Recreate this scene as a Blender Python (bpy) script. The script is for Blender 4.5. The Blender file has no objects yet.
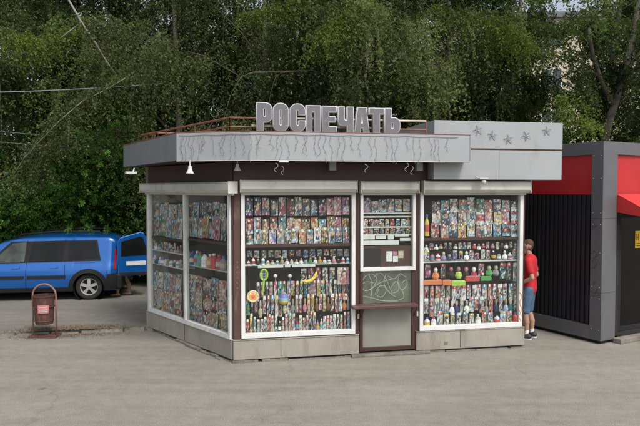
import bpy, math, random
import numpy as np
from mathutils import Vector, Matrix
random.seed(7)
SC = bpy.context.scene
COL = SC.collection
PI = math.pi

# ------------------------------------------------------------------ camera geometry (used to survey the place)
H = 2.7; F = 620.0; PITCH = math.atan(23/620)
cp, sp = math.cos(PITCH), math.sin(PITCH)
def ray(px, py):
    a = (px-320)/F; b = (213-py)/F
    return Vector((a, cp+b*sp, -sp+b*cp))
def ground(px, py, z=0.0):
    d = ray(px, py); t = (z-H)/d.z
    return Vector((d.x*t, d.y*t, z))
def at(px, depth, z=0.0):
    return Vector(((px-320)/F*depth, depth, z))

# ------------------------------------------------------------------ mesh helpers
class MB:
    def __init__(s): s.v=[]; s.f=[]; s.m=[]; s.c=[]
    def add(s, vs, fs, mi=0, col=None):
        b=len(s.v); s.v += [tuple(v) for v in vs]
        for f in fs:
            s.f.append(tuple(b+i for i in f)); s.m.append(mi); s.c.append(col or (.5,.5,.5))
    def quad(s, a,b,c,d, mi=0, col=None): s.add([a,b,c,d],[(0,1,2,3)],mi,col)
    def hexa(s, p, mi=0, col=None):  # p: 8 points, bottom 4 then top 4 (ccw)
        s.add(p,[(3,2,1,0),(4,5,6,7),(0,1,5,4),(1,2,6,5),(2,3,7,6),(3,0,4,7)],mi,col)
    def box(s, c, size, mi=0, rz=0, col=None):
        cx,cy,cz=c; sx,sy,sz=[q/2 for q in size]; cr,sr=math.cos(rz),math.sin(rz); P=[]
        for z in (-sz,sz):
            for x,y in ((-sx,-sy),(sx,-sy),(sx,sy),(-sx,sy)):
                P.append((cx+x*cr-y*sr, cy+x*sr+y*cr, cz+z))
        s.hexa(P,mi,col)
    def tube(s, path, r, seg=6, mi=0, col=None, cap=True):
        path=[Vector(p) for p in path]; n=len(path)
        rs = r if isinstance(r,(list,tuple)) else [r]*n
        vs=[]; ref=None
        for i,p in enumerate(path):
            t=(path[min(i+1,n-1)]-path[max(i-1,0)])
            if t.length<1e-9: t=Vector((0,0,1))
            t.normalize()
            if ref is None:
                ref = Vector((0,0,1)) if abs(t.z)<.9 else Vector((1,0,0))
            a = ref - t*ref.dot(t)
            if a.length<1e-4: a=t.orthogonal()
            a.normalize(); ref=a; b=t.cross(a)
            for k in range(seg):
                an=2*PI*k/seg; vs.append(p+(a*math.cos(an)+b*math.sin(an))*rs[i])
        fs=[]
        for i in range(n-1):
            for k in range(seg):
                k2=(k+1)%seg; fs.append((i*seg+k,i*seg+k2,(i+1)*seg+k2,(i+1)*seg+k))
        if cap:
            fs.append(tuple(range(seg-1,-1,-1))); fs.append(tuple((n-1)*seg+k for k in range(seg)))
        s.add(vs,fs,mi,col)
    def lathe(s, c, prof, seg=12, mi=0, axis='z', cols=None, col=None):
        # prof: list of (r,h)
        c=Vector(c); vs=[]
        for r,h in prof:
            for k in range(seg):
                a=2*PI*k/seg; x,y=r*math.cos(a),r*math.sin(a)
                v = Vector((x,y,h)) if axis=='z' else (Vector((x,h,y)) if axis=='y' else Vector((h,x,y)))
                vs.append(c+v)
        b=len(s.v); s.v+= [tuple(v) for v in vs]
        for i in range(len(prof)-1):
            for k in range(seg):
                k2=(k+1)%seg
                s.f.append((b+i*seg+k,b+i*seg+k2,b+(i+1)*seg+k2,b+(i+1)*seg+k)); s.m.append(mi)
                s.c.append(cols[i] if cols else (col or (.5,.5,.5)))
    def capsule(s, p1, p2, r1, r2, seg=14, squash=None):
        p1=Vector(p1); p2=Vector(p2); t=p2-p1; L=t.length
        if L<1e-6: t=Vector((0,0,1)); L=1e-6
        t.normalize(); path=[]; rs=[]
        for k in range(6):
            a=PI/2*(1-k/5.0); path.append(p1-t*r1*math.sin(a)); rs.append(max(1e-4,r1*math.cos(a)))
        for k in range(6):
            a=PI/2*(k/5.0); path.append(p2+t*r2*math.sin(a)); rs.append(max(1e-4,r2*math.cos(a)))
        b=len(s.v)
        # explicit rings, constant frame
        ref=Vector((1,0,0)) if abs(t.x)<.9 else Vector((0,1,0))
        A=(ref-t*ref.dot(t)).normalized(); B=t.cross(A); sq=squash or (1,1); vs=[]
        for p,r in zip(path,rs):
            for k in range(seg):
                an=2*PI*k/seg; vs.append(p+A*math.cos(an)*r*sq[0]+B*math.sin(an)*r*sq[1])
        fs=[]
        n=len(path)
        for i in range(n-1):
            for k in range(seg):
                k2=(k+1)%seg; fs.append((i*seg+k,i*seg+k2,(i+1)*seg+k2,(i+1)*seg+k))
        fs.append(tuple(range(seg-1,-1,-1))); fs.append(tuple((n-1)*seg+k for k in range(seg)))
        s.add(vs,fs)

ORI = {}   # origin of each root, inherited by parts
def build(mb, name, mats, parent=None, smooth=False, bevel=0, colattr=False, origin=None, recenter=True):
    me = bpy.data.meshes.new(name)
    V = mb.v
    if parent is not None: org = ORI.get(parent.name, Vector((0,0,0)))
    elif origin is not None: org = Vector(origin)
    elif recenter:
        xs=[v[0] for v in V]; ys=[v[1] for v in V]; zs=[v[2] for v in V]
        org=Vector(((min(xs)+max(xs))/2,(min(ys)+max(ys))/2,min(zs)))
    else: org=Vector((0,0,0))
    me.from_pydata([(v[0]-org.x,v[1]-org.y,v[2]-org.z) for v in V],[],mb.f)
    if not isinstance(mats,(list,tuple)): mats=[mats]
    for m in mats: me.materials.append(m)
    if len(mats)>1: me.polygons.foreach_set('material_index', mb.m)
    if colattr:
        ca = me.color_attributes.new('Col','FLOAT_COLOR','CORNER'); arr=[]
        for f,c in zip(mb.f,mb.c):
            if isinstance(c[0],tuple):
                for q in c: arr += [q[0],q[1],q[2],1.0]
            else: arr += [c[0],c[1],c[2],1.0]*len(f)
        ca.data.foreach_set('color',arr)
    if smooth: me.polygons.foreach_set('use_smooth',[True]*len(me.polygons))
    me.update()
    o = bpy.data.objects.new(name, me); COL.objects.link(o)
    if parent is not None:
        o.parent=parent; ORI[o.name]=org
    else:
        o.location=org; ORI[o.name]=org
    if bevel:
        b=o.modifiers.new('bev','BEVEL'); b.width=bevel; b.segments=2; b.limit_method='ANGLE'; b.angle_limit=math.radians(50)
    return o
def tag(o, label=None, cat=None, group=None, kind=None):
    if label and len(label.split())>16: print('LONG',label)
    if label: o['label']=label
    if cat: o['category']=cat
    if group: o['group']=group
    if kind: o['kind']=kind
    return o
def thing(name, loc, label, cat, group=None):
    o=bpy.data.objects.new(name,None); COL.objects.link(o); o.location=loc
    o.empty_display_size=.2
    ORI[o.name]=Vector(loc); tag(o,label,cat,group); return o

# ------------------------------------------------------------------ materials
def S(r,g,b):
    f=lambda c:(c/255/12.92) if c/255<=.04045 else ((c/255+.055)/1.055)**2.4
    return (f(r),f(g),f(b))
def mat(name, col, rough=.6, metal=0, var=.12, vscale=3.0, bump=0, bscale=60, fine=0, spec=.5, dirt=None, dscale=1.5, dth=.6, coat=0):
    m=bpy.data.materials.new(name); m.use_nodes=True; N=m.node_tree.nodes; L=m.node_tree.links
    p=N['Principled BSDF']; p.inputs['Roughness'].default_value=rough; p.inputs['Metallic'].default_value=metal
    p.inputs['Specular IOR Level'].default_value=spec
    if coat: p.inputs['Coat Weight'].default_value=coat; p.inputs['Coat Roughness'].default_value=.05
    tc=N.new('ShaderNodeTexCoord')
    n=N.new('ShaderNodeTexNoise'); n.inputs['Scale'].default_value=vscale; n.inputs['Detail'].default_value=6
    L.new(tc.outputs['Object'],n.inputs['Vector'])
    r=N.new('ShaderNodeValToRGB'); r.color_ramp.elements[0].position=.3; r.color_ramp.elements[1].position=.7
    lo=[max(0,c*(1-var)) for c in col]; hi=[min(1,c*(1+var)) for c in col]
    r.color_ramp.elements[0].color=(*lo,1); r.color_ramp.elements[1].color=(*hi,1)
    L.new(n.outputs['Fac'],r.inputs['Fac']); out=r.outputs['Color']
    if fine:
        n2=N.new('ShaderNodeTexNoise'); n2.inputs['Scale'].default_value=vscale*25; n2.inputs['Detail'].default_value=3
        L.new(tc.outputs['Object'],n2.inputs['Vector'])
        mx=N.new('ShaderNodeMix'); mx.data_type='RGBA'; mx.blend_type='OVERLAY'; mx.inputs[0].default_value=fine
        L.new(out,mx.inputs[6]); L.new(n2.outputs['Color'],mx.inputs[7])
        hs=N.new('ShaderNodeRGBToBW'); L.new(n2.outputs['Color'],hs.inputs[0]); L.new(hs.outputs[0],mx.inputs[7]); out=mx.outputs[2]
    if dirt:
        n3=N.new('ShaderNodeTexNoise'); n3.inputs['Scale'].default_value=dscale; n3.inputs['Detail'].default_value=8; n3.inputs['Roughness'].default_value=.7
        mp=N.new('ShaderNodeMapping'); mp.inputs['Scale'].default_value=(1,1,.35); mp.inputs['Location'].default_value=(3.1,7.7,1.3)
        L.new(tc.outputs['Object'],mp.inputs[0]); L.new(mp.outputs[0],n3.inputs['Vector'])
        r3=N.new('ShaderNodeValToRGB'); r3.color_ramp.elements[0].position=dth-.08; r3.color_ramp.elements[1].position=dth+.12
        L.new(n3.outputs['Fac'],r3.inputs['Fac'])
        mx=N.new('ShaderNodeMix'); mx.data_type='RGBA'; L.new(r3.outputs['Color'],mx.inputs[0]); L.new(out,mx.inputs[6]); mx.inputs[7].default_value=(*dirt,1); out=mx.outputs[2]
    L.new(out,p.inputs['Base Color'])
    if bump:
        n4=N.new('ShaderNodeTexNoise'); n4.inputs['Scale'].default_value=bscale; n4.inputs['Detail'].default_value=4
        L.new(tc.outputs['Object'],n4.inputs['Vector'])
        b=N.new('ShaderNodeBump'); b.inputs['Strength'].default_value=bump; b.inputs['Distance'].default_value=.01
        L.new(n4.outputs['Fac'],b.inputs['Height']); L.new(b.outputs[0],p.inputs['Normal'])
    return m
def glass(name, tint=(.9,.95,.93), refl=1.0, dirt=.0, dirtcol=(.5,.5,.45)):
    m=bpy.data.materials.new(name); m.use_nodes=True; N=m.node_tree.nodes; L=m.node_tree.links
    for n in list(N): N.remove(n)
    o=N.new('ShaderNodeOutputMaterial'); t=N.new('ShaderNodeBsdfTransparent'); t.inputs[0].default_value=(*tint,1)
    g=N.new('ShaderNodeBsdfGlossy'); g.inputs['Roughness'].default_value=.03; g.inputs[0].default_value=(1,1,1,1)
    lw=N.new('ShaderNodeLayerWeight'); pw=N.new('ShaderNodeMath'); pw.operation='POWER'; pw.inputs[1].default_value=5; L.new(lw.outputs['Facing'],pw.inputs[0])
    ml=N.new('ShaderNodeMath'); ml.operation='MULTIPLY_ADD'; ml.inputs[1].default_value=.9; ml.inputs[2].default_value=.025*refl; L.new(pw.outputs[0],ml.inputs[0]); ml.use_clamp=True
    mx=N.new('ShaderNodeMixShader'); L.new(ml.outputs[0],mx.inputs[0]); L.new(t.outputs[0],mx.inputs[1]); L.new(g.outputs[0],mx.inputs[2])
    if dirt:
        d=N.new('ShaderNodeBsdfDiffuse'); d.inputs[0].default_value=(*dirtcol,1)
        n=N.new('ShaderNodeTexNoise'); n.inputs['Scale'].default_value=5; n.inputs['Detail'].default_value=6
        tc=N.new('ShaderNodeTexCoord'); L.new(tc.outputs['Object'],n.inputs['Vector'])
        mm=N.new('ShaderNodeMath'); mm.operation='MULTIPLY'; mm.inputs[1].default_value=dirt*2; L.new(n.outputs['Fac'],mm.inputs[0])
        m2=N.new('ShaderNodeMixShader'); L.new(mm.outputs[0],m2.inputs[0]); L.new(mx.outputs[0],m2.inputs[1]); L.new(d.outputs[0],m2.inputs[2]); mx=m2
    L.new(mx.outputs[0],o.inputs[0]); return m
def attr_mat(name, rough=.45, leaf=False, varn=.25):
    m=bpy.data.materials.new(name); m.use_nodes=True; N=m.node_tree.nodes; L=m.node_tree.links
    p=N['Principled BSDF']; p.inputs['Roughness'].default_value=rough
    a=N.new('ShaderNodeAttribute'); a.attribute_name='Col'; out=a.outputs['Color']
    n=N.new('ShaderNodeTexNoise'); n.inputs['Scale'].default_value=(.8 if leaf else 45); n.inputs['Detail'].default_value=3
    tc=N.new('ShaderNodeTexCoord'); L.new(tc.outputs['Object'],n.inputs['Vector'])
    mr=N.new('ShaderNodeMapRange'); mr.inputs['From Min'].default_value=.3; mr.inputs['From Max'].default_value=.7
    kk=1.0 if leaf else 1.12
    mr.inputs['To Min'].default_value=(1-varn)*kk; mr.inputs['To Max'].default_value=(1+varn)*kk; L.new(n.outputs['Fac'],mr.inputs[0])
    mx=N.new('ShaderNodeMix'); mx.data_type='RGBA'; mx.blend_type='MULTIPLY'; mx.inputs[0].default_value=1
    L.new(out,mx.inputs[6]); L.new(mr.outputs[0],mx.inputs[7]); out=mx.outputs[2]
    if not leaf:
        hz=N.new('ShaderNodeHueSaturation'); hz.inputs['Saturation'].default_value=.92; L.new(out,hz.inputs['Color']); out=hz.outputs['Color']
    L.new(out,p.inputs['Base Color'])
    if leaf:
        p.inputs['Specular IOR Level'].default_value=.18; p.inputs['Roughness'].default_value=.65
        tr=N.new('ShaderNodeBsdfTranslucent'); hs=N.new('ShaderNodeMix'); hs.data_type='RGBA'; hs.blend_type='MULTIPLY'; hs.inputs[0].default_value=1
        L.new(out,hs.inputs[6]); hs.inputs[7].default_value=(1.3,1.35,.6,1); L.new(hs.outputs[2],tr.inputs[0])
        ms=N.new('ShaderNodeMixShader'); ms.inputs[0].default_value=.45
        o=N['Material Output']; L.new(p.outputs[0],ms.inputs[1]); L.new(tr.outputs[0],ms.inputs[2]); L.new(ms.outputs[0],o.inputs[0])
    return m
M={}
M['brown']=mat('maroon_paint',(.055,.026,.022),.5,bump=.1)
M['brown_light']=mat('worn_maroon_paint',(.10,.05,.042),.5,dirt=(.2,.15,.12),dscale=6)
M['white']=mat('white_frame',(.72,.73,.72),.4,var=.05,dirt=(.5,.48,.42),dscale=5,dth=.62)
M['shutter']=mat('shutter_enamel',(.55,.55,.51),.45,var=.06,dirt=(.38,.36,.31),dscale=3,dth=.6)
M['plinth']=mat('plinth_panel',(.33,.31,.265),.75,var=.08,bump=.15,dirt=(.2,.185,.155),dscale=2.2,dth=.58,fine=.25)
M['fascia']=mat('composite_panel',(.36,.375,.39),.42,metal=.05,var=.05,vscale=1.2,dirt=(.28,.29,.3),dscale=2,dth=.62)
M['fascia_side']=mat('composite_panel_side_shade',(.25,.27,.29),.4,metal=.2,var=.05,dirt=(.2,.21,.22),dscale=2,dth=.62)  # same composite as the front, with the darker side tone put into the colour as shade
M['rail']=mat('rust_painted_rail',(.23,.09,.05),.55,var=.3,vscale=9)
M['rail_pale']=mat('pale_rail',(.5,.45,.36),.5,var=.2)
M['dark']=mat('dark_interior',(.018,.016,.016),.8)
M['board']=mat('display_board',(.045,.035,.035),.8)
M['shelfwood']=mat('brown_shelf',(.07,.03,.022),.6)
M['shelfwhite']=mat('white_shelf',(.62,.62,.6),.5)
M['glass']=glass('shop_glass',(.95,.97,.96),.8,.012)
M['glass_side']=glass('dusty_shop_glass',(.95,.97,.96),.6,.018,(.42,.42,.36))
M['glass_clear']=glass('clear_door_glass',(.5,.52,.52),1.0,0)
M['glass_low']=glass('lower_glass',(.75,.8,.75),6,.02)
M['reflback']=mat('green_reflection_backing',(.30,.33,.26),.4,var=.7,vscale=4)  # mottled green puts the reflection of trees into the backing colour
M['letterface']=mat('letter_face',(.155,.155,.17),.6,var=.1,vscale=12)
M['letterrim']=mat('letter_rim',(.5,.5,.52),.45)
M['wire']=mat('dark_wire',(.16,.165,.175),.6)
M['bulb']=mat('tiny_bulb',(.35,.35,.36),.3)
M['goods']=attr_mat('printed_goods')
M['leaf']=attr_mat('leaves',.55,True,.3)
M['bark']=mat('bark',(.10,.085,.07),.9,var=.4,vscale=5,bump=.6,bscale=20)
M['bark_pale']=mat('pale_bark',(.24,.22,.19),.85,var=.35,vscale=4,bump=.5,bscale=18,dirt=(.06,.05,.045),dscale=3,dth=.6)
M['bark_dull']=mat('dull_bark',(.12,.105,.085),.9,var=.5,vscale=4,bump=.6,bscale=18)
M['red']=mat('red_panel',(.46,.02,.024),.45,var=.05,dirt=(.42,.03,.03),dth=.65)
M['redcloth']=mat('red_awning',(.58,.03,.03),.7,var=.06)
M['kframe']=mat('grey_kiosk_frame',(.135,.138,.148),.45,metal=.2,var=.06)
M['ribs']=mat('black_ribbed_sheet',(.028,.028,.034),.42,metal=.3)
M['blue']=mat('blue_car_paint',(.005,.11,.42),.22,metal=.35,var=.03,coat=.8)
M['tint']=mat('tinted_glass',(.010,.012,.012),.04,spec=.22,var=.3)
M['tintpale']=mat('clear_car_glass',(.06,.075,.065),.05,spec=.45,var=.5,vscale=4,bump=.2,bscale=6)
M['cladding']=mat('black_plastic',(.016,.017,.018),.6,spec=.25)
M['rubber']=mat('tyre_rubber',(.022,.022,.022),.85)
M['alloy']=mat('alloy_rim',(.55,.56,.57),.35,metal=.6)
M['lampred']=mat('tail_lamp_red',(.35,.012,.01),.2)
M['plate']=mat('number_plate',(.6,.6,.6),.5)
M['binbody']=mat('rusty_brown_bin',(.085,.036,.03),.7,var=.35,vscale=14,dirt=(.2,.1,.07),dscale=9,dth=.6)
M['bintube']=mat('faded_pink_tube',(.27,.14,.11),.6,var=.2,vscale=10)
M['sticker']=mat('red_sticker',(.6,.2,.2),.5,var=.1)
M['skin']=mat('skin',(.42,.25,.18),.55,var=.06)
M['hair']=mat('brown_hair',(.10,.045,.025),.7,bump=.5,bscale=120)
M['shirt']=mat('red_tshirt',(.5,.02,.03),.85,var=.15,vscale=8,bump=1.0,bscale=9)
M['denim']=mat('blue_denim',(.075,.14,.23),.85,var=.25,vscale=12,bump=.8,bscale=14)
M['shoe']=mat('dark_shoe',(.03,.03,.035),.6)
M['sock']=mat('white_sock',(.7,.7,.7),.8)
M['yellow']=mat('yellow_sign',(.75,.5,.03),.5)
M['cream']=mat('cream_render',(.52,.46,.36),.85,var=.1,vscale=.5)
M['winglass']=mat('far_window',(.06,.07,.08),.1)

# ------------------------------------------------------------------ ground
def ground_mat(name, base, crack=True, scale=1.0, dark=.84):
    m=bpy.data.materials.new(name); m.use_nodes=True; N=m.node_tree.nodes; L=m.node_tree.links
    p=N['Principled BSDF']; p.inputs['Roughness'].default_value=.9; p.inputs['Specular IOR Level'].default_value=.25
    tc=N.new('ShaderNodeTexCoord')
    def noise(s,d=6,rough=.55,stretch=None):
        n=N.new('ShaderNodeTexNoise'); n.inputs['Scale'].default_value=s; n.inputs['Detail'].default_value=d; n.inputs['Roughness'].default_value=rough
        if stretch:
            mp=N.new('ShaderNodeMapping'); mp.inputs['Scale'].default_value=stretch; mp.inputs['Rotation'].default_value=(0,0,-.12); L.new(tc.outputs['Object'],mp.inputs[0]); L.new(mp.outputs[0],n.inputs['Vector'])
        else: L.new(tc.outputs['Object'],n.inputs['Vector'])
        return n
    def ramp(src,p0,c0,p1,c1):
        r=N.new('ShaderNodeValToRGB'); r.color_ramp.elements[0].position=p0; r.color_ramp.elements[1].position=p1
        r.color_ramp.elements[0].color=(c0,c0,c0,1); r.color_ramp.elements[1].color=(c1,c1,c1,1); L.new(src,r.inputs[0]); return r.outputs[0]
    def mul(a,b,f=1):
        x=N.new('ShaderNodeMix'); x.data_type='RGBA'; x.blend_type='MULTIPLY'; x.inputs[0].default_value=f; L.new(a,x.inputs[6]); L.new(b,x.inputs[7]); return x.outputs[2]
    c=N.new('ShaderNodeRGB'); c.outputs[0].default_value=(*base,1); out=c.outputs[0]
    out=mul(out,ramp(noise(.35*scale,5).outputs['Fac'],.35,.92,.65,1.05))
    out=mul(out,ramp(noise(1.3*scale,9,.7,(.22,1.9,1)).outputs['Fac'],.35,.87,.66,1.08))
    out=mul(out,ramp(noise(5*scale,9,.75).outputs['Fac'],.3,.84,.7,1.12))
    out=mul(out,ramp(noise(70,4,.8).outputs['Fac'],.3,.5,.7,1.45))
    out=mul(out,ramp(noise(1.7,10,.8).outputs['Fac'],.28,.62,.38,1.0))
    # dark oil spots
    sp_=N.new('ShaderNodeTexVoronoi'); sp_.inputs['Scale'].default_value=.9; L.new(tc.outputs['Object'],sp_.inputs['Vector'])
    out=mul(out,ramp(sp_.outputs['Distance'],.015,.55,.06,1.0))
    if crack:
        nz=noise(1.3,5); ad=N.new('ShaderNodeVectorMath'); ad.operation='ADD'
        sc=N.new('ShaderNodeVectorMath'); sc.operation='SCALE'; sc.inputs['Scale'].default_value=1.1; L.new(nz.outputs['Color'],sc.inputs[0])
        L.new(tc.outputs['Object'],ad.inputs[0]); L.new(sc.outputs[0],ad.inputs[1])
        v=N.new('ShaderNodeTexVoronoi'); v.feature='DISTANCE_TO_EDGE'; v.inputs['Scale'].default_value=.23; L.new(ad.outputs[0],v.inputs['Vector'])
        ck=ramp(v.outputs['Distance'],.0015,dark,.007,1.0)
        msk=ramp(noise(.5,3).outputs['Fac'],.48,0,.56,1)
        x=N.new('ShaderNodeMix'); x.data_type='RGBA'; x.blend_type='MULTIPLY'; L.new(msk,x.inputs[0]); L.new(out,x.inputs[6]); L.new(ck,x.inputs[7]); out=x.outputs[2]
    L.new(out,p.inputs['Base Color'])
    n=noise(70,4); b=N.new('ShaderNodeBump'); b.inputs['Strength'].default_value=.35; b.inputs['Distance'].default_value=.006
    L.new(n.outputs['Fac'],b.inputs['Height']); L.new(b.outputs[0],p.inputs['Normal'])
    return m
M['asphalt']=ground_mat('worn_asphalt',(.268,.253,.218))
M['lot']=ground_mat('lot_asphalt',(.215,.205,.18),scale=1.4)
M['soil']=ground_mat('soil',(.06,.055,.035),crack=False)
M['kerb']=mat('kerb_concrete',(.21,.195,.165),.9,var=.2,vscale=4,bump=.6,bscale=25,fine=.4,dirt=(.12,.11,.09),dscale=5,dth=.55)
M['litter']=mat('dry_leaf_litter',(.21,.16,.10),.95,var=.35,vscale=18,bump=1,bscale=50)

g=MB(); g.quad((-400,-150,0),(400,-150,0),(400,700,0),(-400,700,0))
tag(build(g,'ground',M['asphalt'],recenter=False),kind='structure')

LZ=.07
k0=ground(0,337); k1=ground(148,331.5); kd=(k1-k0).normalized(); kn=Vector((-kd.y,kd.x,0))
def kpt(t,n=0,z=0): q=k0+kd*t+kn*n; return Vector((q.x,q.y,z))
# raised parking lot slab with a worn irregular front edge
g=MB(); rng=random.Random(3); front=[]
N_=260
for i in range(N_+1):
    t=-14+ i*(22/N_); front.append((t, .16+ .035*math.sin(t*3.1)+rng.uniform(-.025,.025)))
for i in range(N_):
    a=kpt(front[i][0],front[i][1],LZ); b=kpt(front[i+1][0],front[i+1][1],LZ)
    a0=kpt(front[i][0],front[i][1]-.05,0.001); b0=kpt(front[i+1][0],front[i+1][1]-.05,0.001)
    g.quad(a0,b0,b,a); g.quad(a,b,kpt(front[i+1][0],16,LZ),kpt(front[i][0],16,LZ))
g.quad(kpt(-80,0,LZ),kpt(-14,.16,LZ),kpt(-14,16,LZ),kpt(-80,16,LZ)); g.quad(kpt(-80,0,0),kpt(-14,.1,0),kpt(-14,.16,LZ),kpt(-80,0,LZ))
tag(build(g,'parking_area',M['lot'],recenter=False),kind='structure')
# broken kerb
g=MB(); t=-14.0
while t<4.6:
    L_=rng.uniform(.25,.9); w=rng.uniform(.07,.13); hh=LZ+rng.uniform(-.03,.012); e=.01
    n0=rng.uniform(-.02,.03)
    P=[kpt(t,n0,-.01),kpt(t+L_,n0+rng.uniform(-.02,.02),-.01),kpt(t+L_,n0+w+.08,-.01),kpt(t,n0+w+.08,-.01)]
    T=[p+Vector((0,0,hh+.01+rng.uniform(-.008,.008))) for p in P]; T[0]+=kn*.025; T[1]+=kn*.03
    g.hexa([*P,*T]); t+=L_+rng.uniform(.005,.09)
tag(build(g,'kerb',M['kerb'],bevel=.012,recenter=False),kind='structure')
# soil strip under the trees
g=MB(); z=.085
g.quad((-60,17.2,z),(30,17.8,z),(60,60,z),(-120,60,z))
tag(build(g,'soil_ground',M['soil'],recenter=False),kind='structure')

# ------------------------------------------------------------------ kiosk survey
P1=ground(234.5,363); P0=ground(147.8,328.5); P2=ground(523.5,347.5)
class Wall:
    def __init__(s,A,B):
        s.A=Vector((A.x,A.y,0)); d=Vector((B.x-A.x,B.y-A.y,0)); s.L=d.length; s.d=d.normalized(); s.n=Vector((s.d.y,-s.d.x,0))
    def uz(s,px,py,o=0):
        r=ray(px,py); C=Vector((0,0,H)); Q=s.A+s.n*o
        t=(Q-C).dot(s.n)/r.dot(s.n); p=C+r*t
        return ((p-s.A).dot(s.d), p.z)
    def pt(s,u,z,o=0):
        q=s.A+s.d*u+s.n*o; return Vector((q.x,q.y,z))
    def box(s,mb,u0,u1,z0,z1,o0,o1,mi=0,col=None):
        P=[s.pt(u0,z0,o1),s.pt(u1,z0,o1),s.pt(u1,z0,o0),s.pt(u0,z0,o0)]
        T=[s.pt(u0,z1,o1),s.pt(u1,z1,o1),s.pt(u1,z1,o0),s.pt(u0,z1,o0)]
        mb.hexa(P+T,mi,col)
    def pbox(s,mb,x0,y0,x1,y1,o0,o1,mi=0,col=None):  # survey by picture corners at the outer face
        u0,_=s.uz(x0,(y0+y1)/2,o1); u1,_=s.uz(x1,(y0+y1)/2,o1); xm=(x0+x1)/2
        _,z1=s.uz(xm,y0,o1); _,z0=s.uz(xm,y1,o1)
        s.box(mb,u0,u1,z0,z1,o0,o1,mi,col)
WF=Wall(P1,P2); WL=Wall(P0,P1)
DB=(P0-P1).dot(-WF.n)          # depth of the kiosk
kiosk=thing('newspaper_kiosk',((P1.x+P2.x)/2,(P1.y+P2.y)/2+1.2,0),'grey and maroon newspaper kiosk with glazed display windows and rooftop letter sign','kiosk')
ZB=WF.uz(240,340.5)[1]         # plinth top
ZR=2.95                        # wall top
BR=WF.pt(WF.L,0,-DB); BL=Vector((P0.x+WF.d.x*.0,P0.y,0))
# measured columns on the front wall
uW1=(WF.uz(241,260)[0],WF.uz(355,260)[0]); uD=(WF.uz(360,260)[0],WF.uz(415,260)[0]); uW2=(WF.uz(419.5,260)[0],WF.uz(522,260)[0])
zWb=WF.uz(241.5,338.5)[1]; zWt=WF.uz(300,181)[1]
zWb2=WF.uz(419,332)[1]
ZWT=WF.uz(300,192,.035)[1]
print('kiosk',P0,P1,P2,WF.L,WL.L,DB,ZB,uW1,uD,uW2,zWb,zWb2,zWt)
def plinth(W,u0,u1,ztop,name='plinth'):
    g=MB(); W.box(g,u0,u1,.05,ztop,-.12,.03)
    # sheet lip along the top
    W.box(g,u0-.004,u1+.004,ztop,ztop+.014,-.12,.04)
    return build(g,name,M['plinth'],kiosk,bevel=.006)
plinth(WF,-.018,uD[0]-.02,ZB); plinth(WF,uD[1]+.02,WF.L,ZB); plinth(WL,0,WL.L-.035,ZB)
for W,us in ((WF,(uW1[0]+.62,uW2[0]+.72)),(WL,(WL.L*.5,))):
    for u in us:
        g=MB(); W.box(g,u-.004,u+.004,.07,ZB-.002,.028,.033); build(g,'panel_joint',M['cladding'],kiosk)
# plinth marks
g=MB()
def disc(W,u,z,r,o,mb,n=16,col=None):
    mb.add([W.pt(u,z,o)]+[W.pt(u+r*math.cos(2*PI*k/n),z+r*math.sin(2*PI*k/n),o) for k in range(n)],[(0,1+k,1+(k+1)%n) for k in range(n)],0,col)
uh,zh=WF.uz(446,343,.03); WF.box(g,uh-.03,uh+.03,zh-.025,zh+.02,.03,.036); build(g,'socket_plate',M['kerb'],kiosk)
# footing strip: uneven concrete
g=MB(); rng=random.Random(5)
for W,L0,L1 in ((WF,-.03,WF.L+.02),(WL,-.02,WL.L+.0)):
    u=L0
    while u<L1:
        l=min(rng.uniform(.15,.55),L1-u+.001); o=rng.uniform(.0,.05) if W is WF else rng.uniform(-.01,.10)
        W.box(g,u,u+l,-.02,rng.uniform(.015,.045),-.2,o); u+=l+rng.choice([0.004,.004,.06])
build(g,'footing',M['kerb'],kiosk,bevel=.008)
# threshold slab at the door
g=MB(); WF.box(g,uD[0]-.15,uD[1]+.25,0,.045,-.15,.09); build(g,'door_slab',M['kerb'],kiosk,bevel=.01)

# corner posts, mullions and wall above windows
def part(name,m,fn,**k):
    g=MB(); fn(g); return build(g,name,m,kiosk,**k)
part('corner_post',M['brown_light'],lambda g:(WF.box(g,-.0,uW1[0]-.006,ZB+.016,ZWT,-.1,.0)),bevel=.004)
part('corner_post',M['brown'],lambda g:(WL.box(g,WL.L-.085,WL.L-.001,ZB+.016,ZWT,-.09,.001)),bevel=.004)
part('wall_post',M['brown'],lambda g:WF.box(g,uW1[1]+.004,uD[0]-.003,.06,ZWT,-.1,0))
part('wall_post',M['brown'],lambda g:WF.box(g,uD[1]+.003,uW2[0]-.004,.06,ZWT,-.1,0))
part('wall_post',M['brown'],lambda g:WF.box(g,uW2[1]+.003,WF.L-.002,ZB+.016,ZWT,-.1,0))
part('upper_wall',M['brown'],lambda g:(WF.box(g,0,WF.L-.002,ZWT+.003,3.14,-.1,-.0)),bevel=.004)
part('upper_wall',M['brown'],lambda g:(WL.box(g,.0,WL.L-.03,ZWT+.003,3.14,-.1,-.0)),bevel=.004)
WR=Wall(P2,BR)   # right-hand side wall, seen only from a step aside
part('side_wall',M['plinth'],lambda g:WR.box(g,0.004,WR.L,.05,3.14,-.08,-.003))
WB=Wall(BR,P0)
part('back_wall',M['plinth'],lambda g:WB.box(g,0,WB.L,.05,3.14,-.08,-.003))
part('wall_post',M['white'],lambda g:WL.box(g,-.0,.035,ZB+.016,ZWT,-.08,.0))
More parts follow.
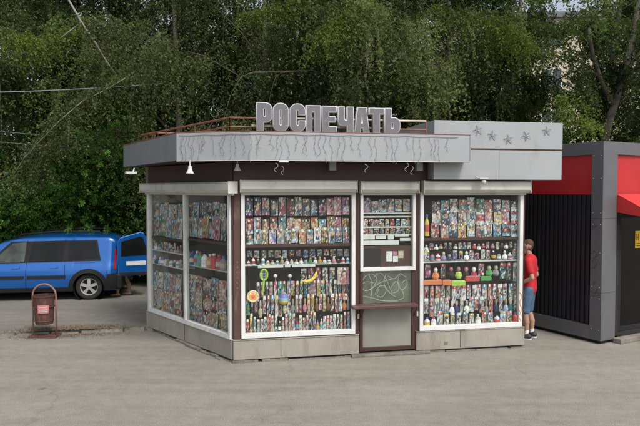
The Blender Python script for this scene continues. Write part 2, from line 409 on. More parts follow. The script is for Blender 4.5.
# interior floor + ceiling
def poly_slab(name,pts,z0,z1,m,parent,bevel=0,mi=None):
    g=MB(); n=len(pts)
    g.add([(p.x,p.y,z0) for p in pts]+[(p.x,p.y,z1) for p in pts],
          [tuple(range(n-1,-1,-1)),tuple(range(n,2*n))]+[(i,(i+1)%n,n+(i+1)%n,n+i) for i in range(n)])
    return build(g,name,m,parent,bevel=bevel)
def ins(W,u,o): q=W.pt(u,0,o); return q
inner=[WF.pt(.12,0,-.11),WF.pt(WF.L-.1,0,-.11),WF.pt(WF.L-.1,0,-DB+.12),WF.pt((P0-P1).dot(WF.d)+.2,0,-DB+.12)]
poly_slab('interior_floor',inner,.06,.10,M['dark'],kiosk)
poly_slab('ceiling',inner,3.10,3.135,M['dark'],kiosk)

# ---- roof
def atz(px,py,z): return ground(px,py,z)
ZT=3.48; ZF=ZT-.0
# depth of the front fascia found from the front wall plus overhang
Rc=[None]*4
OV=.48
qb=WF.uz(250,131.5,OV); ZT=qb[1]; ZBt=WF.uz(250,159.5,OV)[1]
R250=WF.pt(qb[0],0,OV)
u470=WF.uz(470,148,OV)[0]; R470=WF.pt(u470,0,OV+.03)
R177=at(177,R250.y*1.03); R124=at(124,R250.y*1.325)
print('roof',ZT,ZBt,R177,R250,R470,R124)
BLK_L=WF.uz(434,150,.26)[0]; BLK_R=WF.uz(562,150,.26)[0]
back=[WF.pt(u470,0,-DB-.3), WF.pt((P0-P1).dot(WF.d)-.2,0,-DB-.3)]
roofpts=[R124,R177,R250,R470,back[0],back[1]]
cen=sum(roofpts,Vector((0,0,0)))/6
roofin=[p+(cen-p).normalized()*.06 for p in roofpts]
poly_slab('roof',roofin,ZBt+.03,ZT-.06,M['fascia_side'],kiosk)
def strip(name,pa,pb,z0,z1,m,th=.03,proud=0):
    W=Wall(pa,pb); g=MB(); W.box(g,0,W.L,z0,z1,-th,proud); return build(g,name,m,kiosk,bevel=.003)
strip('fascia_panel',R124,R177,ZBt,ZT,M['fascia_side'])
strip('fascia_panel',R177,R250,ZBt,ZT,M['fascia'])
strip('fascia_panel',R250,R470,ZBt,ZT,M['fascia'])
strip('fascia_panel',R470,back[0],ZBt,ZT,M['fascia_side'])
strip('roof_trim',R124,R177,ZT+.002,ZT+.018,M['rail'],.05,.004)
strip('roof_trim',R177,R250,ZT+.002,ZT+.018,M['rail'],.05,.004)
strip('roof_trim',R250,R470,ZT+.002,ZT+.014,M['rail'],.05,.004)
strip('drip_edge',R177,R250,ZBt-.016,ZBt-.002,M['shutter'],.05,.012)
strip('drip_edge',R250,R470,ZBt-.016,ZBt-.002,M['shutter'],.05,.006)
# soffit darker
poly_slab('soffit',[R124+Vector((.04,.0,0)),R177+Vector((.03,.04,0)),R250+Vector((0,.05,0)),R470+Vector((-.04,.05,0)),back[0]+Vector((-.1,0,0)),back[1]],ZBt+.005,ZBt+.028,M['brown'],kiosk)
# tall box over the right-hand window
bO=.26
zb0=WF.uz(500,179.6,bO)[1]; zb1=WF.uz(500,121.7,bO)[1]; zm=WF.uz(500,149.5,bO)[1]
def blk(g,z0,z1,o): WF.box(g,BLK_L,BLK_R,z0,z1,-1.6,o)
part('sign_box',M['fascia'],lambda g:blk(g,zm+.012,zb1,bO+.015),bevel=.004)
part('sign_box',M['fascia'],lambda g:blk(g,zb0,zm-.012,bO+.0),bevel=.004)
part('sign_box_trim',M['rail'],lambda g:WF.box(g,BLK_L+.02,BLK_R-.015,zm-.011,zm+.011,-1.5,bO-.01))
# joints in the boxes
part('panel_joint',M['fascia_side'],lambda g:WF.box(g,(BLK_L+BLK_R)/2,(BLK_L+BLK_R)/2+.004,zb0+.003,zm-.014,bO,bO+.002))
# shutter boxes
def sbox(W,x0,y0,x1,y1,name='shutter_box'):
    o1=.17; u0=W.uz(x0,187,o1)[0]; u1=W.uz(x1,187,o1)[0]; z1=W.uz((x0+x1)/2,y0,o1)[1]; z0=W.uz((x0+x1)/2,y1,o1)[1]
    g=MB(); pr=[(.001,z0),(.12,z0),(o1,z0+.055),(o1,z1-.03),(.13,z1),(.001,z1)]
    A=[W.pt(u0,z,o) for o,z in pr]; B=[W.pt(u1,z,o) for o,z in pr]; n=len(pr)
    g.add(A+B,[tuple(range(n-1,-1,-1)),tuple(range(n,2*n))]+[(i,(i+1)%n,n+(i+1)%n,n+i) for i in range(n)])
    o=build(g,name,M['shutter'],kiosk,bevel=.006)
    g=MB(); W.box(g,u0+.03,u1-.03,z0-.03,z0-.002,.04,.075); s=build(g,'shutter_slat',M['shutter'],o)
    for ua_,ub_ in ((u0-.012,u0-.001),(u1+.001,u1+.012)):
        g=MB(); W.box(g,ua_,ub_,z0-.004,z1+.004,.001,o1+.003); build(g,'end_cap',M['shutter'],o,bevel=.003)
sbox(WF,241,180,357,192.5); sbox(WF,362,181.5,419,193); sbox(WF,425,180.5,531,193)
sbox(WL,139.5,182.5,228,193)

# ---- windows (frame with panes as sub-parts)
def frame(W,u0,u1,z0,z1,mull=(),w=.075,o0=-.05,o1=.035,name='display_window',gm='glass',m='white'):
    g=MB(); W.box(g,u0,u1,z0,z0+w,o0,o1); W.box(g,u0,u1,z1-w*.6,z1,o0,o1)
    W.box(g,u0,u0+w*.8,z0+w,z1-w*.6,o0,o1); W.box(g,u1-w*.8,u1,z0+w,z1-w*.6,o0,o1)
    for mu in mull: W.box(g,mu-w*.4,mu+w*.4,z0+w,z1-w*.6,o0,o1)
    f=build(g,name,M[m],kiosk,bevel=.004)
    es=[u0+w*.8]+[x for mu in mull for x in (mu-w*.4,mu+w*.4)]+[u1-w*.8]
    for a,b in zip(es[::2],es[1::2]):
        g=MB(); W.box(g,a,b,z0+w,z1-w*.6,-.012,-.004); build(g,'pane',M[gm],f)
    return f
zTop=WF.uz(300,192,.035)[1]
f1=frame(WF,uW1[0],uW1[1],zWb,zTop)
f2=frame(WF,uW2[0],uW2[1],WF.uz(470,329,.035)[1],zTop)
zLb=WL.uz(229,339.5,.035)[1]; uL0=WL.uz(147.5,260,.035)[0]; uL1=WL.uz(229.5,260,.035)[0]; uLm=WL.uz(184,260,.035)[0]
f3=frame(WL,max(uL0,.0),uL1,zLb,zTop-.0,(uLm,),gm='glass_side')
print('L',uL0,uL1,uLm,WL.L,zTop)
# hatch window
hz0=WF.uz(386,271,.035)[1]; f4=frame(WF,uD[0],uD[1],hz0,zTop,w=.06,name='hatch_window')
# lower door: maroon frame, glass panel, counter, beige panel
dz_sill=WF.uz(386,304,.0)[1]
part('door_frame',M['brown'],lambda g:(WF.box(g,uD[0]+.001,uD[0]+.05,.075,hz0-.003,-.06,.01),WF.box(g,uD[1]-.05,uD[1]-.001,.075,hz0-.003,-.06,.01),
    WF.box(g,uD[0]+.05,uD[1]-.05,.075,.135,-.06,.01),WF.box(g,uD[0]+.05,uD[1]-.05,dz_sill-.05,dz_sill-.001,-.06,.008)),bevel=.003)
lg=part('door_glass',M['glass_low'],lambda g:WF.box(g,uD[0]+.051,uD[1]-.051,dz_sill+.0,hz0-.004,-.02,-.01))
part('door_backing',M['reflback'],lambda g:WF.box(g,uD[0]+.051,uD[1]-.051,dz_sill+.0,hz0-.004,-.09,-.07))
M['doorpanel']=mat('door_panel_sheet',(.25,.25,.22),.22,var=.14,vscale=2.5)
part('door_panel',M['doorpanel'],lambda g:WF.box(g,uD[0]+.051,uD[1]-.051,.136,dz_sill-.051,-.05,-.01),bevel=.002)
uc0=WF.uz(353,304,.2)[0]; uc1=WF.uz(418,304,.2)[0]
ct=part('counter',M['brown_light'],lambda g:WF.box(g,uc0,uc1,dz_sill-.03,dz_sill+.012,.012,.22),bevel=.006)
for u in (uD[0]+.02,uD[1]-.02):
    g=MB(); g.tube([WF.pt(u,dz_sill-.035,.19),WF.pt(u,dz_sill-.2,.015)],.009,6); build(g,'bracket',M['brown'],ct)
# padlock hasps
for u in (uD[0]-.03,uD[1]+.04):
    g=MB(); WF.box(g,u-.015,u+.015,dz_sill-.22,dz_sill-.14,.001,.03); build(g,'padlock',M['rail_pale'],kiosk,bevel=.005)
# graffiti on the lower glass
def gr(pts,o=-.006,W=WF,r=.0075):
    P=[W.uz(x,y,o) for x,y in pts]; Q=[]
    n=len(P)
    for i in range(n-1):
        p0=P[max(i-1,0)];p1=P[i];p2=P[i+1];p3=P[min(i+2,n-1)]
        for k in range(6):
            t=k/6; c=[.5*((2*p1[j])+(-p0[j]+p2[j])*t+(2*p0[j]-5*p1[j]+4*p2[j]-p3[j])*t*t+(-p0[j]+3*p1[j]-3*p2[j]+p3[j])*t**3) for j in (0,1)]
            Q.append(W.pt(c[0],c[1],o))
    Q.append(W.pt(*P[-1],o)); return Q
g=MB()
for st in ([(363,280),(366,276),(372,274),(377,279),(373,287),(366,291),(362,286),(366,282),(374,283)],[(369,275),(372,284),(371,296)],
    [(375,294),(379,287),(384,286),(386,291),(382,297),(377,295),(379,289)],[(374,277),(380,273),(386,279),(390,288),(393,296)],
    [(386,274),(384,283),(389,292),(396,297)],[(391,288),(395,282),(399,284),(398,291),(393,293)],[(399,276),(398,284),(402,290),(407,285),(406,280),(402,283)],
    [(402,290),(404,297),(399,300)],[(362,296),(372,298),(384,301),(398,301)],[(388,276),(394,279),(400,274),(406,277)],[(370,290),(380,283),(392,279)]):
    g.tube(gr(st),.0036,5)
M['chalk']=mat('faded_spray',(.42,.44,.40),.7)
tag(build(g,'graffiti',M['chalk'],kiosk),'white scribbled graffiti on lower door glass')
M['orange']=mat('orange_spray',(.65,.3,.12),.8)
g=MB(); g.tube(gr([(519,292),(522,296),(520,303),(522,310),(519,316),(521,321)],.037),.006,5); g.tube(gr([(521,299),(518.5,306),(521.5,316)],.037),.005,5)
build(g,'graffiti',M['orange'],kiosk)
# corner graffiti column on maroon post (small pale marks)
for i in range(6):
    g=MB(); u,z=WF.uz(237.5,262+i*5.2,.002); WF.box(g,u-.012,u+.004,z-.014,z+.010,.0005,.003); build(g,'paint_mark',M['bintube' ],kiosk)

# ---- rails on the roof
def roofpt(pa,pb,t,z,inset=.1):
    W=Wall(pa,pb); q=W.pt(W.L*t,0,-inset); return Vector((q.x,q.y,z))
zr1=ZT+.235; zr2=ZT+.10
ra=[roofpt(R124,R177,.08,0,.14),roofpt(R250,R470,-.06,0,.14),roofpt(R250,R470,.995,0,.14)]
def lift(p,z): return Vector((p.x,p.y,z))
# survey rail corner (230,117)
zc=zr1; rc=ground(230,117.5,zc); r141=ground(142,135,zc)
rr=ground(426,121.3,zc)
print('rail',rc,r141,rr)
part('roof_rail',M['rail'],lambda g:g.tube([lift(r141,zr1),lift(rc,zr1),lift(rc.lerp(rr,.16),zr1)],.016,8))
part('roof_rail',M['rail_pale'],lambda g:g.tube([lift(rc.lerp(rr,.16),zr1),lift(rr,zr1)],.018,8))
part('roof_rail',M['rail'],lambda g:g.tube([lift(r141,zr2),lift(rc,zr2),lift(rr,zr2)],.014,8))
bk=back[1]+Vector((.5,-.3,0)); bk2=back[0]+Vector((-.4,-.3,0))
part('roof_rail',M['rail'],lambda g:g.tube([lift(r141,zr1-.002),lift(bk,zr1),lift(bk2,zr1)],.016,8))
for a,b in ((r141,rc),(rc,rr),(r141,bk),(bk,bk2)):
    n=max(2,int((b-a).length/1.0))
    for i in range(n+1):
        p=a.lerp(b,i/n); part('rail_post',M['rail'],lambda g:g.tube([lift(p,ZT-.06),lift(p,zr1)],.012,6))
    for i in range(0,n,2):
        p=a.lerp(b,(i+.15)/n); q=a.lerp(b,(i+.55)/n)
        if a is not rc: part('rail_brace',M['rail'],lambda g:g.tube([lift(p,ZT-.05),lift(q,zr1)],.009,6))

# ---- letters
def letter_obj(ch,u0,u1,z0,z1,o,depth=.07):
    w=u1-u0; h=z1-z0
    cu=bpy.data.curves.new('c','CURVE'); cu.dimensions='2D'; cu.fill_mode='BOTH'; cu.extrude=depth/2; cu.bevel_depth=.012; cu.bevel_resolution=1
    def poly(pts):
        s=cu.splines.new('POLY'); s.points.add(len(pts)-1)
        for p,(x,y) in zip(s.points,pts): p.co=(x*w,y*h,0,1)
        s.use_cyclic_u=True
    def rr_(x0,y0,x1,y1,r,corners=(1,1,1,1),asp=None):
        a=w/h; pts=[]; rx=r; ry=r*a
        for (cx,cy,a0,on) in ((x1-rx,y1-ry,0,corners[0]),(x0+rx,y1-ry,90,corners[1]),(x0+rx,y0+ry,180,corners[2]),(x1-rx,y0+ry,270,corners[3])):
            if on:
                for k in range(6):
                    t=math.radians(a0+k*18); pts.append((cx+rx*math.cos(t),cy+ry*math.sin(t)))
            else:
                pts.append((cx+rx*(1 if a0 in (0,270) else -1), cy+ry*(1 if a0 in (0,90) else -1)))
        return pts
    if ch=='Р':
        out=rr_(0,.32,1,1,.42,(1,0,0,1)); out=[p for p in out if not (p[0]<.01 and p[1]<.5)]
        poly([(0,0),(.42,0),(.42,.32)]+rr_(0,.32,1,1,.42,(1,0,0,1))[-6:]+rr_(0,.32,1,1,.42,(1,0,0,1))[:6]+[(0,1)])
        poly(rr_(.42,.5,.6,.82,.08))
    elif ch=='О':
        poly(rr_(0,0,1,1,.46)); poly(rr_(.41,.2,.59,.8,.09))
    elif ch=='С':
        q_=rr_(0,0,1,1,.46)
        top=q_[0:6]; tl=q_[6:12]; bl=q_[12:18]; br=q_[18:24]
        poly([(1,.62)]+top+tl+bl+br+[(1,.38),(.6,.38),(.6,.26),(.55,.2),(.46,.2),(.41,.26),(.41,.74),(.46,.8),(.55,.8),(.6,.74),(.6,.62)])
    elif ch=='П':
        poly([(0,0),(0,1),(1,1),(1,0),(.62,0),(.62,.78),(.38,.78),(.38,0)])
    elif ch=='Е':
        poly([(0,0),(0,1),(.95,1),(.95,.8),(.42,.8),(.42,.6),(.85,.6),(.85,.41),(.42,.41),(.42,.2),(.95,.2),(.95,0)])
    elif ch=='Ч':
        poly([(1,0),(1,1),(.62,1),(.62,.5),(.55,.46),(.45,.46),(.38,.52),(.38,1),(0,1),(0,.45),(.08,.32),(.25,.27),(.62,.27),(.62,0)])
    elif ch=='А':
        poly([(0,0),(.22,1),(.78,1),(1,0),(.64,0),(.6,.2),(.4,.2),(.36,0)]); poly([(.43,.36),(.5,.76),(.57,.36)])
    elif ch=='Т':
        poly([(.3,0),(.3,.79),(0,.79),(0,1),(1,1),(1,.79),(.7,.79),(.7,0)])
    elif ch=='Ь':
        b=rr_(0,0,1,.62,.36,(1,0,0,1))
        poly([(0,0)]+b[-6:]+b[:6]+[(.4,.62),(.4,1),(0,1)]); poly(rr_(.4,.17,.6,.44,.08))
    ob=bpy.data.objects.new('t',cu); COL.objects.link(ob); bpy.context.view_layer.update()
    dg=bpy.context.evaluated_depsgraph_get(); me=bpy.data.meshes.new_from_object(ob.evaluated_get(dg)); 
    bpy.data.objects.remove(ob)
    org=ORI[kiosk.name]
    mtx=Matrix(((WF.d.x,0,WF.n.x,0),(WF.d.y,0,WF.n.y,0),(0,1,0,0),(0,0,0,1)))
    me.transform(Matrix.Translation(WF.pt(u0,z0,o)-org)@mtx)
    me.materials.clear(); me.materials.append(M['letterrim']); me.materials.append(M['letterface'])
    for p in me.polygons: p.material_index = 1 if abs(p.normal.dot(WF.n))>.995 else 0
    o2=bpy.data.objects.new('sign_letter',me); COL.objects.link(o2); o2.parent=kiosk; return o2
LO=OV-.08
for ch,x0,x1,yt,yb in (('Р',257,272,103,130.3),('О',273.2,288.3,103.6,131),('С',290,305.2,104.2,131),('П',306.2,320.3,106,131.2),('Е',322,337,106.6,130.8),
                 ('Ч',338,353,107.3,131),('А',354.3,369,107.8,131.2),('Т',369,383.5,108.6,131.4),('Ь',384.3,399.6,108.8,131.8)):
    u0,_=WF.uz(x0,120,LO); u1,_=WF.uz(x1-.6,120,LO); zt=WF.uz((x0+x1)/2,yt,LO+.03)[1]; zb=ZT+.02
    lo=letter_obj(ch,u0,u1,zb,zt,LO)
    # foot post
    g=MB(); g.tube([WF.pt((u0+u1)/2-.05,ZT-.05,LO-.06),WF.pt((u0+u1)/2-.05,zt-.12,LO-.06)],.008,5); build(g,'letter_support',M['rail'],lo)
part('letter_rail',M['rail_pale'],lambda g:WF.box(g,WF.uz(252,125,LO)[0],WF.uz(401,125,LO)[0],ZT+.09,ZT+.12,LO-.08,LO-.06))

# ---- lamps under the roof
def lamp(px,py,W,o,parent=kiosk,s=1.0):
    u,z=W.uz(px,py,o); p=W.pt(u,z,o)
    g=MB(); g.lathe(p,[(.001,.09*s),(.035*s,.09*s),(.04*s,.03*s),(.075*s,-.05*s),(.085*s,-.06*s),(.03*s,-.05*s),(.001,-.05*s)],12)
    l=build(g,'spotlight',M['white'],parent,smooth=False,bevel=.003)
    g=MB(); g.tube([p+Vector((0,0,.09*s)),p+Vector((0,0,ZBt-p.z))],.01,6); build(g,'lamp_stem',M['shutter'],l)
lamp(190,170.5,WF,.22,s=.72)
lamp(237.5,168,WF,.12,s=.7)
for px,py,o in ((333,166.5,.2),(420,167,.2)):
    u,z=WF.uz(px,py,o); part('junction_box',M['fascia_side'],lambda g:WF.box(g,u-.055,u+.055,z-.06,ZBt+.003,o-.08,o),bevel=.008)
# corner floodlight under the far left end of the roof
pc=ground(128,170,ZBt-.03)+Vector((.12,.05,0))
part('floodlight',M['white'],lambda g:(g.tube([pc+Vector((0,0,.04)),pc+Vector((-.02,-.02,-.03))],.015,6),g.box(pc+Vector((-.06,-.05,-.06)),(.22,.12,.05),0,.6)),bevel=.005)
u,z=WF.uz(284,161.5,OV+.03); part('cable_clip',M['white'],lambda g:WF.box(g,u-.07,u+.07,z-.012,z+.012,OV+.008,OV+.03),bevel=.004)
u,z=WF.uz(484,179,.32)
part('security_camera',M['shutter'],lambda g:(g.lathe(WF.pt(u,z-.05,.32),[(.001,-.04),(.03,-.03),(.04,0),(.035,.03),(.001,.035)],12),WF.box(g,u-.08,u+.07,z-.005,z+.02,.275,.34),g.tube([WF.pt(u-.07,z+.01,.3),WF.pt(u-.12,z+.05,.28)],.008,5)),bevel=.003)

# ---- icicle garland (rests on the fascia)
gl=thing('light_garland',WF.pt(1.5,ZBt,OV),'icicle string of tiny unlit bulbs draped over the grey roof fascia','string lights')
rng=random.Random(11)
W177=Wall(R177,R250); W250=Wall(R250,R470)
def gpt(s,z,o=.006):   # s along the two fascia panels
    return W177.pt(s,z,o) if s<W177.L else W250.pt(s-W177.L,z,o)
Ltot=W177.L+W250.L*.885
g=MB(); top=[]
s=.05
while s<Ltot+.2:
    top.append(gpt(s,ZT-.03-.012*abs(math.sin(s*7))+ (.0),.008)); s+=.06
g.tube(top,.0035,4); build(g,'wire',M['wire'],gl)
s=.06
while s<Ltot:
    L_=rng.choice([.22,.3,.34,.38,.4,.3]); n=9; pts=[]; ds=rng.uniform(-.05,.05)
    for i in range(n):
        t=i/(n-1); pts.append(gpt(s+ds*t+.016*math.sin(t*8+s*9)+rng.uniform(-.014,.014),ZT-.035-L_*t,.009+.004*math.sin(i)))
    g=MB(); g.tube(pts,.0016,4); b=MB()
    for p in pts[1::2]+[pts[-1]]:
        q=p+Vector((rng.uniform(-.015,.015),-.006,-.004)); b.tube([q,q+Vector((rng.uniform(-.014,.014),-.004,rng.uniform(-.02,-.008)))],[.0045,.002],5)
    st=build(g,'light_strand',M['wire'],gl); build(b,'bulbs',M['wire'],st)['kind']='stuff'
    s+=rng.choice([.05,.08,.11,.15])
for px,py in ((276,163),(283,166),(366,164),(407,163),(412,166),(441,135),(446,133)):
    u,z=WF.uz(px,py,OV+.02); g=MB(); pts=[WF.pt(u+rng.uniform(-.02,.02)+.03*math.sin(i),z-.022*i,OV+.014) for i in range(7)]; g.tube(pts,.004,4)
    build(g,'light_strand',M['bulb'],gl)

M['star']=mat('star_wire',(.34,.35,.36),.4,metal=.3)
# ---- star ornaments on the sign box
for i,(px,py,rot,dsc) in enumerate(((478,130.5,.3,'leftmost wire star, slightly tilted, on the upper sign box'),(492.5,135.5,.0,'second wire star from the left on the upper sign box'),
      (508.5,139.5,.2,'lowest wire star, in the middle of the upper sign box'),(526.5,136,.5,'wire star right of the lowest one on the upper sign box'),(547,131,.1,'rightmost wire star, near the end of the upper sign box'))):
    o=bO+.027; u,z=WF.uz(px,py,o); g=MB()
    n=5
    for k in range(n):
        a=rot+PI/2+2*PI*k/n; a2=a+.32; a3=a-.32; R=.085
        c=WF.pt(u,z,o); tip=WF.pt(u+R*math.cos(a),z+R*math.sin(a),o)
        m1=WF.pt(u+R*.5*math.cos(a2),z+R*.5*math.sin(a2),o+.008); m2=WF.pt(u+R*.5*math.cos(a3),z+R*.5*math.sin(a3),o-.006)
        g.tube([c,m1,tip,m2,c],.004,4)
    tag(build(g,'star_ornament',M['star']),dsc,'star ornament','wire stars on the sign box')

# ------------------------------------------------------------------ goods behind the glass
PAL={'red':(.5,.03,.03),'crimson':(.33,.02,.06),'orange':(.6,.16,.03),'yellow':(.65,.42,.05),'lime':(.35,.55,.05),'green':(.05,.3,.06),'teal':(.02,.14,.16),
 'cyan':(.08,.3,.42),'blue':(.03,.13,.5),'navy':(.02,.04,.15),'purple':(.2,.05,.3),'magenta':(.5,.04,.3),'pink':(.5,.17,.25),'cream':(.5,.44,.32),
 'white':(.72,.72,.72),'pale blue':(.4,.55,.68),'grey':(.25,.26,.27),'black':(.018,.018,.022),'brown':(.16,.07,.035),'tan':(.42,.28,.16),'beige':(.5,.42,.32),'lilac':(.26,.2,.33),'dark red':(.2,.015,.02)}
SKIN=(.55,.33,.24)
def mixc(a,b,t): return tuple(a[i]*(1-t)+b[i]*t for i in range(3))
def jit(c,r,a=.18): k=r.uniform(1-a,1+a); return tuple(min(.85,max(.006,x*k*r.uniform(1-a*.5,1+a*.5))) for x in c)
ORD=['first','second','third','fourth','fifth','sixth','seventh','eighth','ninth','tenth','eleventh','twelfth','thirteenth','fourteenth','fifteenth','sixteenth','seventeenth','eighteenth','nineteenth','twentieth','twenty first','twenty second','twenty third','twenty fourth']+['twenty '+q_ for q_ in ('fifth','sixth','seventh','eighth','ninth')]+['thirtieth']
grng=random.Random(21)
def cover(W,mb,u0,u1,z0,z1,o,colname,r,tilt=.02,th=.008):
    nx,nz=9,12; base=mixc(PAL[colname],(.1,.1,.1),.25); acc=mixc(PAL[r.choice(['navy','black','grey','teal','brown','crimson','pale blue','tan','pale blue','cream','white','white','pink','cyan'])],(.05,.05,.05),.3); acc2=PAL[r.choice(['white','yellow','red','cream','cyan','pink','black'])]
    style=r.choice([0,0,1,2,3]); cx=r.uniform(.35,.65); cy=r.uniform(.45,.65); hair=PAL[r.choice(['black','brown','tan','dark red'])]
    VC={}
    for i in range(nx+1):
        for j in range(nz+1):
            x=i/nx; y=j/nz; c=base
            if style in (0,3):
                if y<.42 and abs(x-cx)<.32+.1*(.42-y): c=acc
                dx=(x-cx)/.2; dy=(y-cy)/.19; dd=dx*dx+dy*dy
                if dd<1.9 and dy>-.6: c=hair
                if dd<1: c=SKIN
            elif style==1:
                c=mixc(base,acc,.5+.5*math.sin(x*5+y*4+cx*9))
                if r.random()<.25: c=acc2
            elif style==2:
                if .2<y<.6: c=acc
                if abs(x-cx)<.2 and abs(y-.4)<.15: c=acc2
            if y>.83 and .06<x<.94: c=acc2 if r.random()<.75 else base
            if style!=2 and y<.22 and r.random()<.4: c=acc2
            if style==3 and x<.25 and r.random()<.5: c=acc2
            q_=r.random()
            if q_<.14: c=mixc(c,(.01,.01,.012),.8)
            elif q_<.22: c=mixc(c,(.8,.8,.78),.8)
            c=jit(c,r,.3)
            VC[i,j]=c
    for i in range(nx):
        for j in range(nz):
            ua=u0+(u1-u0)*i/nx; ub=u0+(u1-u0)*(i+1)/nx; za=z0+(z1-z0)*j/nz; zb=z0+(z1-z0)*(j+1)/nz
            oa=o-tilt*j/nz; ob=o-tilt*(j+1)/nz
            mb.quad(W.pt(ua,za,oa),W.pt(ub,za,oa),W.pt(ub,zb,ob),W.pt(ua,zb,ob),0,(VC[i,j],VC[i+1,j],VC[i+1,j+1],VC[i,j+1]))
    tu=u0+(u1-u0)*r.uniform(.3,.8); tz=z1-(z1-z0)*r.uniform(.0,.12); W.box(mb,tu-.013,tu+.013,tz-.03,tz+.004,o-.002,o+.006,0,(.8,.8,.78))
    a,b,c_,d=W.pt(u0,z0,o),W.pt(u1,z0,o),W.pt(u1,z1,o-tilt),W.pt(u0,z1,o-tilt)
    k=-W.n*th; e=(.6,.6,.57)
    mb.quad(a,a+k,b+k,b,0,e); mb.quad(b,b+k,c_+k,c_,0,e); mb.quad(c_,c_+k,d+k,d,0,e); mb.quad(d,d+k,a+k,a,0,e); mb.quad(a+k,d+k,c_+k,b+k,0,e)
def magazines(W,x0,x1,y0,y1,o,cols,where,group,n=None,gap=.09,name='magazine',jz=1.0,desc='glossy magazine'):
    n=len(cols); us=W.uz(x0,(y0+y1)/2,o)[0]; ue=W.uz(x1,(y0+y1)/2,o)[0]
    # rows run level in the world
    z1=W.uz((x0+x1)/2,y0,o)[1]; z0=W.uz((x0+x1)/2,y1,o)[1]
    for i,c in enumerate(cols):
        w=(ue-us)/n; ua=us+w*i+w*gap/2+grng.uniform(-.006,.006); ub=ua+w*(1-gap)
        g=MB(); dz=grng.uniform(-.012,.012)*jz
        cover(W,g,ua,ub-.004,z0+dz,z1+dz-grng.uniform(0,.05),o+grng.uniform(-.004,.004)+(i%2)*.006,c,grng)
        tag(build(g,name,M['goods'],colattr=True),f'{c} {desc}, {ORD[i]} from left, {where}',name.replace('_',' '),group)
def pack(W,u,z,w,h,o,col,r,kind=0):
    """hanging toy packs: a card with a bulging clear front holding coloured shapes"""
    g=MB(); base=mixc(PAL[col],(.12,.11,.11),.25)
    W.box(g,u-w/2,u+w/2,z,z+h,o-.006,o-.001,0,jit(base,r))
    a2=PAL[r.choice(['pink','white','white','black','tan','pale blue','orange','grey','teal','cyan','cream'])]
    VC={}
    for i in range(6):
        for j in range(8):
            q_=r.random(); c=base if q_<.40 else (a2 if q_<.62 else (mixc(base,(.01,.01,.01),.85) if q_<.88 else (.72,.72,.7))); VC[i,j]=jit(c,r,.3)
    for i in range(5):
        for j in range(7):
            ua=u-w/2+w*i/5; ub=ua+w/5; za=z+h*.8*j/7; zb=za+h*.8/7
            g.quad(W.pt(ua,za,o),W.pt(ub,za,o),W.pt(ub,zb,o),W.pt(ua,zb,o),0,(VC[i,j],VC[i+1,j],VC[i+1,j+1],VC[i,j+1]))
    W.box(g,u-w/2+.003,u+w/2-.003,z+h*.8,z+h*.99,o,o+.004,0,jit(PAL[r.choice(['white','yellow','red','pink','cyan','cream'])],r))
    tu=u+r.uniform(-.25,.25)*w; W.box(g,tu-.010,tu+.010,z+h*.86,z+h*1.02,o+.004,o+.009,0,(.8,.8,.8))
    for k in range(r.choice([2,3,4])):
        cu=u+r.uniform(-.3,.3)*w; cz=z+h*r.uniform(.12,.7); rr=w*r.uniform(.12,.24); cc=jit(PAL[r.choice(['red','yellow','blue','pink','white','green','black','orange','lilac','cyan',col,col,col])],r)
        c=W.pt(cu,cz,o+.008)
        g.lathe(c,[(.0005,-rr),(rr*.8,-rr*.55),(rr,0),(rr*.75,rr*.6),(.0005,rr)],7,0,col=cc)
    return g
def bottle(W,u,z,w,h,o,col,r):
    c=W.pt(u,z,o); b=jit(PAL[col],r); lab=jit(PAL[r.choice(['white','cream','yellow','red','cyan'])],r); cap=jit(PAL[r.choice(['white','white','red','blue','black'])],r); R=w/2
    g=MB(); g.lathe(c,[(.001,0),(R,.0),(R,h*.18),(R*1.01,h*.2),(R*1.01,h*.5),(R,h*.52),(R*.9,h*.66),(R*.38,h*.8),(R*.38,h*.85),(R*.45,h*.86),(R*.45,h*.99),(.001,h)],10,0,cols=[b,b,b,lab,lab,b,b,b,cap,cap,cap])
    return g
def figure(W,u,z,w,h,o,col,r):
    c=W.pt(u,z,o); b=jit(PAL[col],r); R=w/2; t=jit(PAL[r.choice(['white','pink','cream','tan'])],r)
    g=MB(); g.lathe(c,[(.001,0),(R*.8,0),(R,h*.2),(R*.75,h*.45),(R*.35,h*.56),(R*.55,h*.66),(R*.62,h*.8),(R*.4,h*.95),(.001,h)],9,0,cols=[b,b,b,b,t,t,t,b])
    g.capsule(W.pt(u-R*.7,z+h*.48,o),W.pt(u-R*1.05,z+h*.2,o+.004),R*.2,R*.16,6); g.capsule(W.pt(u+R*.7,z+h*.48,o),W.pt(u+R*1.05,z+h*.2,o+.004),R*.2,R*.16,6)
    for q in range(len(g.c)):
        if g.c[q]==(.5,.5,.5): g.c[q]=b
    return g
def row(W,x0,x1,y0,y1,o,n,kinds,cols,where,group,name,desc,gap=.1,hang=False,hv=.25):
    us=W.uz(x0,(y0+y1)/2,o)[0]; ue=W.uz(x1,(y0+y1)/2,o)[0]; z1=W.uz((x0+x1)/2,y0,o)[1]; z0=W.uz((x0+x1)/2,y1,o)[1]; w=(ue-us)/n; seen={}
    for i in range(n):
        c=cols[i%len(cols)] if len(cols)>=n else grng.choice(cols)
        h=(z1-z0)*grng.uniform(1-hv,1); u=us+w*(i+.5); z=z0 if not hang else z1-h
        fn=grng.choice(kinds); g=fn(W,u,z,w*(1-gap)*(grng.uniform(.66,.95) if fn is pack else .9),h*(1 if fn is pack else .82),o+grng.uniform(-.015,.015),c,grng)
        tag(build(g,name,M['goods'],colattr=True,smooth=False),f'{c} {desc}, {ORD[i]} from left, {where}',name.replace('_',' '),group)

